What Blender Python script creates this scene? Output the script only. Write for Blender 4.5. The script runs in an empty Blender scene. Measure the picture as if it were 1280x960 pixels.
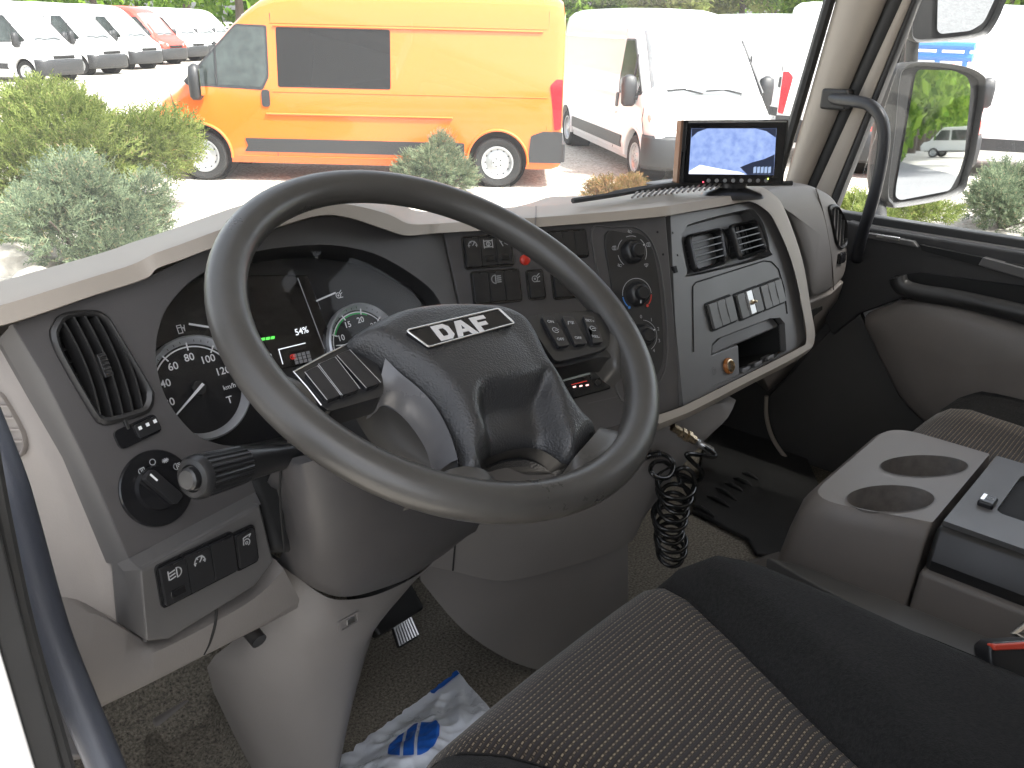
import bpy, bmesh, math, random
from mathutils import Vector, Matrix, geometry, noise
R = math.radians
random.seed(7)
sc = bpy.context.scene
col = sc.collection

# ------------------------------------------------------------------ camera
F, PITCH, YAW, ROLL = 1080.0, R(22.7), R(49), R(1.4)
CAM = Vector((-1.07, 0.0, 2.2))
fwd = Vector((math.sin(YAW)*math.cos(PITCH), math.cos(YAW)*math.cos(PITCH), -math.sin(PITCH)))
rt0 = Vector((math.cos(YAW), -math.sin(YAW), 0)); up0 = rt0.cross(fwd)
rt = rt0*math.cos(ROLL) + up0*math.sin(ROLL); up = rt.cross(fwd)
cd = bpy.data.cameras.new('camera'); cam = bpy.data.objects.new('camera', cd); col.objects.link(cam)
cd.sensor_width = 36; cd.lens = 36*F/1280; cd.clip_start = .02; cd.clip_end = 600
cam.matrix_world = Matrix(((rt.x, up.x, -fwd.x, CAM.x), (rt.y, up.y, -fwd.y, CAM.y), (rt.z, up.z, -fwd.z, CAM.z), (0, 0, 0, 1)))
sc.camera = cam
# ------------------------------------------------------------------ sky, sun, exposure
SUN_AZ, SUN_EL = R(172), R(55)
w = bpy.data.worlds.new('World'); sc.world = w; w.use_nodes = True
nt = w.node_tree; bg = nt.nodes['Background']; sky = nt.nodes.new('ShaderNodeTexSky')
sky.sky_type = 'NISHITA'; sky.sun_disc = False; sky.sun_elevation = SUN_EL; sky.sun_rotation = SUN_AZ
sky.air_density = 1.0; sky.dust_density = 3.0; sky.ozone_density = 1.0
hs_ = nt.nodes.new('ShaderNodeHueSaturation'); hs_.inputs['Saturation'].default_value = .32
nt.links.new(sky.outputs[0], hs_.inputs['Color']); nt.links.new(hs_.outputs[0], bg.inputs[0]); bg.inputs[1].default_value = .15
ld = bpy.data.lights.new('sun', 'SUN'); ld.energy = 3.3; ld.angle = R(6); ld.color = (1, .96, .9)
sun = bpy.data.objects.new('sun', ld); col.objects.link(sun)
sdir = Vector((math.sin(SUN_AZ)*math.cos(SUN_EL), math.cos(SUN_AZ)*math.cos(SUN_EL), math.sin(SUN_EL)))
sun.rotation_euler = sdir.to_track_quat('Z', 'Y').to_euler(); sun.location = sdir*60
sc.view_settings.view_transform = 'Standard'; sc.view_settings.look = 'None'
sc.view_settings.gamma = 1; sc.view_settings.exposure = 2.12
sc.cycles.use_denoising = True; sc.cycles.use_adaptive_sampling = True; sc.cycles.adaptive_threshold = .02
sc.cycles.max_bounces = 8; sc.cycles.diffuse_bounces = 4; sc.cycles.transparent_max_bounces = 24
sc.cycles.sample_clamp_indirect = 8

# ------------------------------------------------------------------ pixel -> point
def ray(x, y): return fwd + rt*((x-640)/F) - up*((y-480)/F)
def hit(x, y, o, n):
    d = ray(x, y); n = Vector(n); return CAM + d*(((Vector(o)-CAM).dot(n))/d.dot(n))
def HX(x, y, X): return hit(x, y, (X, 0, 0), (1, 0, 0))
def HY(x, y, Y): return hit(x, y, (0, Y, 0), (0, 1, 0))
def HZ(x, y, Z): return hit(x, y, (0, 0, Z), (0, 0, 1))
class PL:
    """a flat panel: u runs along azimuth az, tilted back by t degrees; n faces out"""
    def __init__(s, o, az, t):
        a, t = R(az), R(t); s.o = Vector(o)
        s.u = Vector((math.sin(a), math.cos(a), 0))
        s.n = Vector((math.sin(a+math.pi/2)*math.cos(t), math.cos(a+math.pi/2)*math.cos(t), math.sin(t)))
        s.v = s.n.cross(s.u)
    def W(s, u, v, n=0.0): return s.o + s.u*u + s.v*v + s.n*n
    def px(s, x, y, n=0.0): return hit(x, y, s.o + s.n*n, s.n)
    def uv(s, x, y, n=0.0):
        d = s.px(x, y, n) - s.o; return (d.dot(s.u), d.dot(s.v))
    def uvs(s, pts, n=0.0): return [s.uv(*p, n) for p in pts]
    def at(s, x, y, n=0.0, rot=0.0):
        q = PL.__new__(PL); q.o = s.px(x, y, n); c, k = math.cos(R(rot)), math.sin(R(rot))
        q.u = s.u*c + s.v*k; q.v = s.v*c - s.u*k; q.n = s.n.copy(); return q
    def off(s, n):
        q = PL.__new__(PL); q.o = s.o + s.n*n; q.u, q.v, q.n = s.u, s.v, s.n; return q
def plane3(o, u, n):
    q = PL.__new__(PL); q.o = Vector(o); q.n = Vector(n).normalized(); u = Vector(u); q.u = (u - q.n*u.dot(q.n)).normalized(); q.v = q.n.cross(q.u); return q

# ------------------------------------------------------------------ materials
MATS = {}
def mat(name, c=(.5, .5, .5), rough=.5, metal=0.0, spec=.5, bump=None, var=None, coat=0.0, emit=None, voro=None, sheen=0.0):
    """bump=(scale,strength,distance); var=(scale,amount) mottles the colour; voro: leather cells (scale,strength)"""
    if name in MATS: return MATS[name]
    m = bpy.data.materials.new(name); m.use_nodes = True; t = m.node_tree; b = t.nodes['Principled BSDF']
    b.inputs['Base Color'].default_value = (*c, 1); b.inputs['Roughness'].default_value = rough
    b.inputs['Metallic'].default_value = metal; b.inputs['Specular IOR Level'].default_value = spec
    b.inputs['Coat Weight'].default_value = coat; b.inputs['Sheen Weight'].default_value = sheen
    if coat: b.inputs['Coat Roughness'].default_value = .05
    if emit: b.inputs['Emission Color'].default_value = (*emit[0], 1); b.inputs['Emission Strength'].default_value = emit[1]
    N, L = t.nodes, t.links
    if bump or var or voro: tc = N.new('ShaderNodeTexCoord')
    if var:
        nz = N.new('ShaderNodeTexNoise'); nz.inputs['Scale'].default_value = var[0]; nz.inputs['Detail'].default_value = 6; nz.inputs['Roughness'].default_value = .65
        L.new(tc.outputs['Object'], nz.inputs['Vector'])
        rp = N.new('ShaderNodeMapRange'); rp.inputs[1].default_value = .3; rp.inputs[2].default_value = .7
        rp.inputs[3].default_value = 1-var[1]; rp.inputs[4].default_value = 1+var[1]
        L.new(nz.outputs[0], rp.inputs[0])
        mx = N.new('ShaderNodeVectorMath'); mx.operation = 'MULTIPLY'; mx.inputs[0].default_value = c
        L.new(rp.outputs[0], mx.inputs[1]); L.new(mx.outputs[0], b.inputs['Base Color'])
        rr = N.new('ShaderNodeMapRange'); rr.inputs[1].default_value = .3; rr.inputs[2].default_value = .7
        rr.inputs[3].default_value = max(.02, rough-.12*(var[2] if len(var) > 2 else .6)); rr.inputs[4].default_value = min(1, rough+.12*(var[2] if len(var) > 2 else .6))
        L.new(nz.outputs[0], rr.inputs[0]); L.new(rr.outputs[0], b.inputs['Roughness'])
    if bump or voro:
        bp = N.new('ShaderNodeBump')
        if voro:
            tx = N.new('ShaderNodeTexVoronoi'); tx.inputs['Scale'].default_value = voro[0]; tx.feature = 'SMOOTH_F1'; o = tx.outputs['Distance']; bump = (voro[0], voro[1], voro[2] if len(voro) > 2 else .0006)
        else:
            tx = N.new('ShaderNodeTexNoise'); tx.inputs['Scale'].default_value = bump[0]; tx.inputs['Detail'].default_value = 3; o = tx.outputs[0]
        L.new(tc.outputs['Object'], tx.inputs['Vector']); L.new(o, bp.inputs['Height'])
        bp.inputs['Strength'].default_value = bump[1]; bp.inputs['Distance'].default_value = bump[2] if len(bump) > 2 else .001
        L.new(bp.outputs[0], b.inputs['Normal'])
    MATS[name] = m; return m
def glass(name, tint=(1, 1, 1), refl=.06, veil=0.0, rough=0.0):
    if name in MATS: return MATS[name]
    m = bpy.data.materials.new(name); m.use_nodes = True; t = m.node_tree; N, L = t.nodes, t.links
    for n in list(N): N.remove(n)
    out = N.new('ShaderNodeOutputMaterial'); tr = N.new('ShaderNodeBsdfTransparent'); tr.inputs[0].default_value = (*tint, 1)
    gl = N.new('ShaderNodeBsdfGlossy'); gl.inputs['Roughness'].default_value = rough
    fr = N.new('ShaderNodeLayerWeight'); fr.inputs[0].default_value = .5
    pw = N.new('ShaderNodeMath'); pw.operation = 'POWER'; pw.inputs[1].default_value = 5; L.new(fr.outputs['Facing'], pw.inputs[0])
    mu = N.new('ShaderNodeMath'); mu.operation = 'MULTIPLY_ADD'; mu.inputs[1].default_value = .9; mu.inputs[2].default_value = refl; mu.use_clamp = True
    L.new(pw.outputs[0], mu.inputs[0])
    mx = N.new('ShaderNodeMixShader'); L.new(mu.outputs[0], mx.inputs[0])
    if veil:
        df = N.new('ShaderNodeBsdfTranslucent'); df.inputs[0].default_value = (.9, .9, .9, 1); m2 = N.new('ShaderNodeMixShader')  # translucent share stands in for the glare veiling the glass
        m2.inputs[0].default_value = veil; L.new(tr.outputs[0], m2.inputs[1]); L.new(df.outputs[0], m2.inputs[2]); L.new(m2.outputs[0], mx.inputs[1])
    else: L.new(tr.outputs[0], mx.inputs[1])
    L.new(gl.outputs[0], mx.inputs[2]); L.new(mx.outputs[0], out.inputs[0]); MATS[name] = m; return m

# ------------------------------------------------------------------ objects
def thing(name, label, cat, loc, group=None, local=False):
    o = bpy.data.objects.new(name, None); o.empty_display_size = .05; col.objects.link(o); o.location = loc
    o['label'] = label; o['category'] = cat
    if group: o['group'] = group
    if not local: TH[o.name] = Vector(loc)
    return o
TH = {}
def tag(o, label=None, cat=None, group=None, kind=None):
    if label: o['label'] = label
    if cat: o['category'] = cat
    if group: o['group'] = group
    if kind: o['kind'] = kind
    return o
def link(name, me, m, parent=None):
    o = bpy.data.objects.new(name, me); col.objects.link(o)
    if m is not None and not me.materials:
        for k in (m if isinstance(m, (list, tuple)) else [m]): me.materials.append(k)
    if parent is not None:
        o.parent = parent
        if parent.name in TH: o.matrix_parent_inverse = Matrix.Translation(-TH[parent.name])
    return o
class MB:
    def __init__(s): s.v = []; s.f = []; s.mi = []; s.uv = {}
    def add(s, vs, fs, mi=0):
        b = len(s.v); s.v += [tuple(p) for p in vs]; s.f += [tuple(i+b for i in f) for f in fs]; s.mi += [mi]*len(fs); return s
    def prism(s, top, vec, holes=(), mi=0, back=True):
        """top: loop of points; extruded by vec; holes are loops in the same plane"""
        vec = Vector(vec); loops = [[Vector(p) for p in top]] + [[Vector(p) for p in h] for h in holes]
        pts = [p for l in loops for p in l]; n = len(pts)
        if holes or len(top) > 4:
            nn = vec.normalized(); e1 = nn.orthogonal().normalized(); e2 = nn.cross(e1); o_ = pts[0]
            k_ = 100/max(1e-9, max((p-o_).length for p in pts))
            tri = [tuple(t) for t in geometry.tessellate_polygon([[Vector(((p-o_).dot(e1)*k_, (p-o_).dot(e2)*k_, 0)) for p in l] for l in loops])]
            P2 = [Vector(((p-o_).dot(e1)*k_, (p-o_).dot(e2)*k_)) for p in pts]
            ar = sum(abs((P2[b]-P2[a]).cross(P2[c]-P2[a]))/2 for a, b, c in tri)
            def la(l): q = [Vector(((p-o_).dot(e1)*k_, (p-o_).dot(e2)*k_)) for p in l]; return abs(sum(a.cross(b) for a, b in zip(q, q[1:]+q[:1]))/2)
            want = la(loops[0]) - sum(la(l) for l in loops[1:])
            if abs(ar-want) > .03*want:
                ed, q0 = [], 0
                for l in loops: ed += [(q0+i, q0+(i+1) % len(l)) for i in range(len(l))]; q0 += len(l)
                r_ = geometry.delaunay_2d_cdt(P2, ed, [], 2, 1e-4); og = r_[3]
                if len(r_[0]) == n: tri = [tuple(og[i][0] for i in f) for f in r_[2]]
        else: tri = [tuple(range(len(top)))]
        fs = list(tri)
        if back: fs += [tuple(i+n for i in reversed(t)) for t in tri]
        k = 0
        for l in loops:
            m = len(l)
            for i in range(m):
                a, b = k+i, k+(i+1) % m; fs.append((a, a+n, b+n, b))
            k += m
        return s.add(pts + [p+vec for p in pts], fs, mi)
    def box(s, pl, u0, u1, v0, v1, n0, n1, mi=0):
        return s.prism([pl.W(u0, v0, n1), pl.W(u1, v0, n1), pl.W(u1, v1, n1), pl.W(u0, v1, n1)], pl.n*(n0-n1), mi=mi)
    def grid(s, rows, closed=False, mi=0, cap=False):
        n = len(rows[0]); vs = [p for r in rows for p in r]; fs = []
        for i in range(len(rows)-1):
            for j in range(n if closed else n-1):
                a, b = i*n+j, i*n+(j+1) % n; fs.append((a, b, b+n, a+n))
        if cap and closed:
            fs.append(tuple(reversed(range(n)))); fs.append(tuple((len(rows)-1)*n+j for j in range(n)))
        return s.add(vs, fs, mi)
    def tube(s, path, r, seg=10, closed=False, cap=True, mi=0, flat=1.0, upv=None):
        path = [Vector(p) for p in path]; m = len(path); rows = []
        rr = r if isinstance(r, (list, tuple)) else [r]*m
        prev = None
        for i, p in enumerate(path):
            a = path[(i-1) % m] if (closed or i) else p; b = path[(i+1) % m] if (closed or i < m-1) else p
            t = (b-a).normalized()
            if prev is None:
                prev = Vector(upv) if upv is not None else (Vector((0, 0, 1)) if abs(t.z) < .9 else Vector((1, 0, 0)))
            x = (prev - t*prev.dot(t)).normalized(); y = t.cross(x); prev = x
            rows.append([p + (x*math.cos(2*math.pi*k/seg)*flat + y*math.sin(2*math.pi*k/seg))*rr[i] for k in range(seg)])
        if closed: rows.append(rows[0]); 
        return s.grid(rows, True, mi, cap and not closed)
    def lathe(s, pl, prof, seg=32, mi=0, a0=0, a1=360, su=1.0):
        """prof: (radius, height along n)"""
        rows = []
        for r, h in prof: rows.append([pl.W(r*su*math.cos(R(a0)+(R(a1-a0))*k/seg), r*math.sin(R(a0)+(R(a1-a0))*k/seg), h) for k in range(seg+(0 if a1-a0 == 360 else 1))])
        s.grid(rows, a1-a0 == 360, mi); return s
    def disc(s, pl, r, n=0.0, seg=32, mi=0):
        return s.add([pl.W(r*math.cos(2*math.pi*k/seg), r*math.sin(2*math.pi*k/seg), n) for k in range(seg)], [tuple(range(seg))], mi)
    def arc(s, pl, r0, r1, a0, a1, n0, n1, seg=24, mi=0):
        lo = [(r0, n1), (r1, n1), (r1, n0), (r0, n0), (r0, n1)]
        return s.lathe(pl, lo, seg, mi, a0, a1)
    def mesh(s, name='m', smooth=35, weld=False, recalc=True):
        me = bpy.data.meshes.new(name); me.from_pydata(s.v, [], s.f)
        for p, i in zip(me.polygons, s.mi): p.material_index = i
        if weld or recalc:
            bm = bmesh.new(); bm.from_mesh(me)
            if weld: bmesh.ops.remove_doubles(bm, verts=bm.verts, dist=1e-5)
            if recalc: bmesh.ops.recalc_face_normals(bm, faces=bm.faces)
            bm.to_mesh(me); bm.free()
        if smooth is not None:
            me.shade_smooth()
            if smooth < 180: me.set_sharp_from_angle(angle=R(smooth))
        me.update(); return me
    def build(s, name, m, parent=None, smooth=35, bevel=0, seg=2, weld=False, sub=0, solid=0, recalc=True):
        o = link(name, s.mesh(name, smooth, weld, recalc), m, parent)
        if solid:
            k = o.modifiers.new('s', 'SOLIDIFY'); k.thickness = solid; k.offset = -1
        if bevel:
            k = o.modifiers.new('b', 'BEVEL'); k.width = bevel; k.segments = seg; k.limit_method = 'ANGLE'; k.angle_limit = R(40); k.harden_normals = True
        if sub:
            k = o.modifiers.new('u', 'SUBSURF'); k.levels = sub; k.render_levels = sub
        return o
def fillet(pts, r, n=5):
    """round the corners of a 2-D or 3-D closed loop by radius r (number or list)"""
    P = [Vector(p) for p in pts]; m = len(P); out = []
    for i in range(m):
        a, p, b = P[i-1], P[i], P[(i+1) % m]; q = r[i] if isinstance(r, (list, tuple)) else r
        q = min(q, (a-p).length*.48, (b-p).length*.48)
        if q <= 0: out.append(p); continue
        s0 = p + (a-p).normalized()*q; s1 = p + (b-p).normalized()*q
        for k in range(n+1):
            t = k/n; out.append(s0*(1-t)**2 + p*2*t*(1-t) + s1*t*t)
    return out
def cr(pts, n=6, closed=False):
    """Catmull-Rom through points"""
    P = [Vector(p) for p in pts]; m = len(P); out = []
    for i in range(m if closed else m-1):
        if closed: a, b, c, d = P[i-1], P[i], P[(i+1) % m], P[(i+2) % m]
        else: a, b, c, d = P[max(i-1, 0)], P[i], P[i+1], P[min(i+2, m-1)]
        for k in range(n):
            t = k/n; out.append(.5*((2*b) + (c-a)*t + (2*a-5*b+4*c-d)*t*t + (3*b-a-3*c+d)*t**3))
    if not closed: out.append(P[-1])
    return out
def slab(name, pl, uv, th, m, parent, n=0.0, holes=(), bevel=.002, r=0.0, seg=2, smooth=35):
    """a plate on panel pl: outline in panel units, th thick behind n"""
    uv = fillet([Vector((*p, 0)) for p in uv], r) if r else uv
    b = MB(); b.prism([pl.W(p[0], p[1], n) for p in uv], pl.n*-th, [[pl.W(p[0], p[1], n) for p in h] for h in holes])
    return b.build(name, m, parent, bevel=bevel, seg=seg, smooth=smooth)
def rrect(u0, u1, v0, v1, r, n=5):
    return [(p.x, p.y) for p in fillet([Vector((u0, v0, 0)), Vector((u1, v0, 0)), Vector((u1, v1, 0)), Vector((u0, v1, 0))], r, n)]
def ring2(c, ru, rv, n=40): return [(c[0]+ru*math.cos(2*math.pi*k/n), c[1]+rv*math.sin(2*math.pi*k/n)) for k in range(n)]
_txt = {}
def text(s, pl, u, v, size, mb, n=.0006, bold=0.0, align='CENTER', th=.0004, sx=1.0):
    """lettering lying on a panel, added to builder mb"""
    key = (s, bold, align)
    if key not in _txt:
        c = bpy.data.curves.new('t', 'FONT'); c.body = s; c.align_x = align; c.align_y = 'CENTER'; c.resolution_u = 3; c.offset = bold
        o = bpy.data.objects.new('t', c); col.objects.link(o); dg = bpy.context.evaluated_depsgraph_get()
        me = bpy.data.meshes.new_from_object(o.evaluated_get(dg)); _txt[key] = ([tuple(q.co) for q in me.vertices], [tuple(p.vertices) for p in me.polygons])
        bpy.data.objects.remove(o); bpy.data.curves.remove(c); bpy.data.meshes.remove(me)
    vs, fs = _txt[key]
    mb.add([pl.W(u + a*size*sx, v + b*size, n) for a, b, _ in vs], fs); return mb
def stroke(mb, pl, pts, wd=.0008, n=.0006, closed=False):
    """a printed line on a panel"""
    P = [Vector((*p, 0)) for p in pts]
    if closed: P.append(P[0])
    for a, b in zip(P, P[1:]):
        d = (b-a); 
        if d.length < 1e-7: continue
        d.normalize(); k = Vector((-d.y, d.x, 0))*wd*.5; e = d*wd*.4
        q = [a-e+k, a-e-k, b+e-k, b+e+k]; mb.add([pl.W(p.x, p.y, n) for p in q], [(0, 1, 2, 3)])
    return mb
def copy_tree(o, parent=None):
    c = o.copy(); col.objects.link(c); c.parent = parent
    for ch in [k for k in o.children]: copy_tree(ch, c)
    return c
def lerp(a, b, t): return a + (b-a)*t
def smooth01(a, b, x):
    t = max(0, min(1, (x-a)/(b-a))); return t*t*(3-2*t)
# ------------------------------------------------------------------ palette
M_DARK = mat('charcoal_soft_plastic', (.070, .066, .066), .52, bump=(900, .25, .0004), var=(9, .08))
M_DARKER = mat('black_plastic', (.024, .0235, .0235), .42, bump=(1100, .2, .0003), var=(14, .12))
M_BLACK = mat('matt_black', (.008, .008, .008), .8)
M_GLOSS = mat('gloss_black_plastic', (.012, .012, .013), .16, var=(20, .1, .3))
M_SATIN = mat('satin_black_plastic', (.02, .02, .021), .3, bump=(1400, .1, .0002))
M_BEIGE = mat('warm_beige_trim', (.345, .305, .26), .55, voro=(700, .25, .0004), var=(5, .05))
M_GREY = mat('warm_grey_plastic', (.178, .165, .156), .5, voro=(650, .25, .0004), var=(6, .06))  # beige-grey trim plastic, shade of the lower dash put into its tone
M_CAP = mat('warm_grey_plastic_lit', (.262, .238, .218), .5, voro=(650, .25, .0004), var=(6, .05))  # same plastic as M_GREY, door light on the dash end painted paler
M_KICK = mat('dark_kick_plastic', (.065, .062, .059), .6, voro=(500, .3, .0005), var=(6, .12))
M_STACK = mat('slate_grey_panel', (.095, .092, .090), .42, bump=(1000, .2, .0003), var=(8, .07))
M_TUNNEL = mat('brown_grey_plastic', (.168, .150, .136), .45, voro=(650, .3, .0004), var=(6, .08))
M_RIM = mat('worn_wheel_skin', (.056, .053, .049), .36, bump=(650, .18, .0004), var=(9, .14, 1.0))
M_PAD = mat('grained_pad_vinyl', (.034, .034, .035), .38, voro=(620, .8, .0007), var=(14, .1))
M_WHITEPRINT = mat('white_print', (.78, .79, .8), .5)
M_GREYPRINT = mat('grey_print', (.42, .43, .44), .5)
M_CHROME = mat('bright_metal', (.72, .71, .69), .22, 1.0)
M_ALU = mat('brushed_metal', (.5, .5, .5), .38, 1.0, bump=(300, .2, .0003))
M_CARPET = mat('speckled_floor_mat', (.18, .162, .132), .95, bump=(420, .9, .003), var=(230, .8, .1))
M_RUBBER = mat('black_rubber', (.024, .024, .024), .55, bump=(300, .15, .0004), var=(10, .15))
M_FELT = mat('black_seat_cloth', (.017, .0165, .0162), .95, spec=.2, bump=(700, .9, .0016), var=(260, .45, .1), sheen=.06)
M_BODY = mat('white_truck_paint', (.80, .80, .80), .25, coat=.6)
M_HEAD = mat('pale_headliner', (.50, .48, .45), .9)
M_GLASS = glass('windscreen_glass', (.93, .95, .94), .05, veil=.035)
M_SIDEGLASS = glass('side_window_glass', (.96, .97, .97), .02, veil=.004)
M_LENS = glass('clear_lens', (.97, .97, .98), .010)
M_MIRROR = mat('mirror_silver', (.86, .88, .88), .015, 1.0)
M_BRASS = mat('dull_brass', (.62, .50, .34), .3, 1.0, var=(200, .2))
M_RED = mat('red_plastic', (.55, .03, .015), .35)
M_REDPRINT = mat('red_print', (.6, .05, .03), .5)
M_BLUEPRINT = mat('blue_print', (.06, .22, .6), .5)
M_GREENLIT = mat('lit_green', (.02, .3, .03), .5, emit=((.12, .8, .1), .35))
M_REDLIT = mat('lit_red', (.4, .02, .02), .5, emit=((1, .06, .04), .12))
M_WHITELIT = mat('lit_white', (.5, .5, .5), .5, emit=((.8, .85, .9), .3))

def fabric():
    m = bpy.data.materials.new('woven_seat_fabric'); m.use_nodes = True; t = m.node_tree; N, L = t.nodes, t.links; b = N['Principled BSDF']
    uv = N.new('ShaderNodeUVMap'); sp = N.new('ShaderNodeSeparateXYZ'); L.new(uv.outputs[0], sp.inputs[0])
    def mth(op, a, bb=None, c=None):
        k = N.new('ShaderNodeMath'); k.operation = op
        for i, q in enumerate((a, bb, c)):
            if q is None: continue
            if isinstance(q, (int, float)): k.inputs[i].default_value = q
            else: L.new(q, k.inputs[i])
        return k.outputs[0]
    PU, PV = .0056, .0072                      # stitch pitch along the row, row pitch (metres)
    v = mth('DIVIDE', sp.outputs[1], PV); row = mth('FLOOR', v); fv = mth('FRACT', v)
    u = mth('ADD', mth('DIVIDE', sp.outputs[0], PU), mth('MULTIPLY', mth('MODULO', row, 2), .5)); fu = mth('FRACT', u)
    def band(x, lo, hi, s): 
        return mth('MULTIPLY', mth('SMOOTH_MIN', mth('MULTIPLY', mth('SUBTRACT', x, lo), s), 1, .1), 1), None
    # light stitch: a small dash in each cell, darker cord between the rows
    du = mth('ABSOLUTE', mth('SUBTRACT', fu, .5)); dv = mth('ABSOLUTE', mth('SUBTRACT', fv, .30))
    st = mth('MULTIPLY', mth('LESS_THAN', du, .25), mth('LESS_THAN', dv, .12))
    bar = mth('MULTIPLY', mth('GREATER_THAN', du, .41), mth('LESS_THAN', mth('ABSOLUTE', mth('SUBTRACT', fv, .40)), .2))
    nz = N.new('ShaderNodeTexNoise'); nz.inputs['Scale'].default_value = 90; L.new(uv.outputs[0], nz.inputs['Vector'])
    wn = N.new('ShaderNodeTexWhiteNoise'); wn.noise_dimensions = '2D'; cb = N.new('ShaderNodeCombineXYZ'); L.new(mth('FLOOR', u), cb.inputs[0]); L.new(row, cb.inputs[1]); L.new(cb.outputs[0], wn.inputs[0])
    def mix(f, a, bb):
        k = N.new('ShaderNodeMix'); k.data_type = 'RGBA'
        if isinstance(f, float): k.inputs[0].default_value = f
        else: L.new(f, k.inputs[0])
        for i, q in ((6, a), (7, bb)):
            if isinstance(q, tuple): k.inputs[i].default_value = (*q, 1)
            else: L.new(q, k.inputs[i])
        return k.outputs[2]
    cord = mth('LESS_THAN', mth('ABSOLUTE', mth('SUBTRACT', fv, .78)), .17)
    base = mix(cord, (.036, .030, .025), (.044, .040, .041))
    lightc = mix(wn.outputs[0], (.34, .28, .19), (.20, .155, .12))
    c1 = mix(bar, base, (.11, .085, .06)); c2 = mix(st, c1, lightc)
    L.new(c2, b.inputs['Base Color']); b.inputs['Roughness'].default_value = .95; b.inputs['Specular IOR Level'].default_value = .2; b.inputs['Sheen Weight'].default_value = .15
    h = mth('ADD', mth('MULTIPLY', st, .8), mth('ADD', mth('MULTIPLY', cord, .6), mth('MULTIPLY', nz.outputs[0], .3)))
    bp = N.new('ShaderNodeBump'); bp.inputs['Strength'].default_value = .7; bp.inputs['Distance'].default_value = .0012; L.new(h, bp.inputs['Height']); L.new(bp.outputs[0], b.inputs['Normal'])
    return m
M_FABRIC = fabric()
# ================================================================== TRUCK CAB SHELL
cab = thing('truck_cab', 'white truck cab shell with pale pillars, windscreen, floor mat and roof', 'truck cab', (0, 0, .95))
FZ = 1.15                                              # floor height
def ws(X, z, d=0.0): return Vector((X, .905 - .16*(z-1.87) + .14*(1-min(1, abs(X)/.95)**2.2) + d, z))
b = MB(); XS = [-.93+1.86*i/24 for i in range(25)]; ZS = [1.84, 2.0, 2.2, 2.4, 2.6]
b.grid([[ws(X, z) for X in XS] for z in ZS]); b.build('windscreen', M_GLASS, cab, smooth=60)
# black rubber surround of the glass, then the roof header
b = MB(); loop = [ws(X, 1.84) for X in XS] + [ws(.93, z) for z in (1.95, 2.1, 2.25, 2.4, 2.5)] + [ws(X, 2.6) for X in reversed(XS)] + [ws(-.93, z) for z in (2.5, 2.4, 2.25, 2.1, 1.95)]
b.tube(loop, .013, 8, closed=True); b.build('windscreen_seal', M_RUBBER, cab)
b = MB(); b.grid([[ws(X, 2.59, -.02) for X in XS], [ws(X, 2.63, -.12) + Vector((0, 0, .02)) for X in XS], [Vector((X, -.66, 2.68)) for X in XS], [Vector((X, -.66, 2.76)) for X in XS], [ws(X, 2.74, -.02) for X in XS], [ws(X, 2.61, .03) for X in XS]])
b.build('roof', [M_HEAD], cab, solid=.01)
b = MB(); b.prism([(-1.0, -.66, .95), (1.0, -.66, .95), (1.0, -.66, 2.72), (-1.0, -.66, 2.72)], (0, -.06, 0)); b.build('rear_wall', M_HEAD, cab)
# scuttle below the glass
b = MB(); b.grid([[ws(X, 1.845, -.03) for X in XS], [ws(X, 1.845, .03) for X in XS], [ws(X, 1.6, .10) for X in XS], [ws(X, 1.0, .14) for X in XS]]); b.build('front_wall', M_BODY, cab, solid=.012)
# right A pillar: trims laid on the plane just inside the door
def edge(p0, p1, X, z):
    a, c = HX(*p0, X), HX(*p1, X); t = (z-a.z)/(c.z-a.z); q = a + (c-a)*t; q.z = z; return q
def strip(name, e0, e1, X, m, z0=1.70, z1=2.66, th=.03, dx0=0.0, dx1=0.0, mid=.0, bevel=.006):
    rows = []
    for i in range(13):
        z = lerp(z0, z1, i/12); a = edge(*e0, X, z); c = edge(*e1, X, z); a.x += dx0; c.x += dx1
        k = (a+c)/2; k.x -= mid
        rows.append([a + Vector((th, 0, 0)), a, a*.8+c*.2 - Vector((mid*.75, 0, 0)), k, a*.2+c*.8 - Vector((mid*.75, 0, 0)), c, c + Vector((th, 0, 0))])
    bb = MB(); bb.grid(rows); return bb.build(name, m, cab, smooth=50)
e_ws = ((982, 225), (1045, 0)); e_b = ((1010, 225), (1106, 0)); e_c = ((1025, 225), (1128, 0)); e_d = ((1047, 225), (1139, 0)); e_e = ((1058, 225), (1146, 0))
strip('pillar_trim', e_ws, e_b, .93, M_BEIGE, th=.06, mid=.022)
strip('door_seal', e_b, e_c, .945, M_RUBBER, th=.03, mid=.006)
# left pillar mirrored (beside and behind the photographer)
b = MB()
b.grid([[ws(-.93, z, d) + Vector((dx, 0, 0)) for d, dx in ((0, -.02), (-.01, .01), (-.05, .02), (-.11, .01), (-.12, -.06))] for z in (1.7, 1.9, 2.1, 2.3, 2.5, 2.66)]); b.build('pillar_trim', M_BEIGE, cab, smooth=50)
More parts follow.
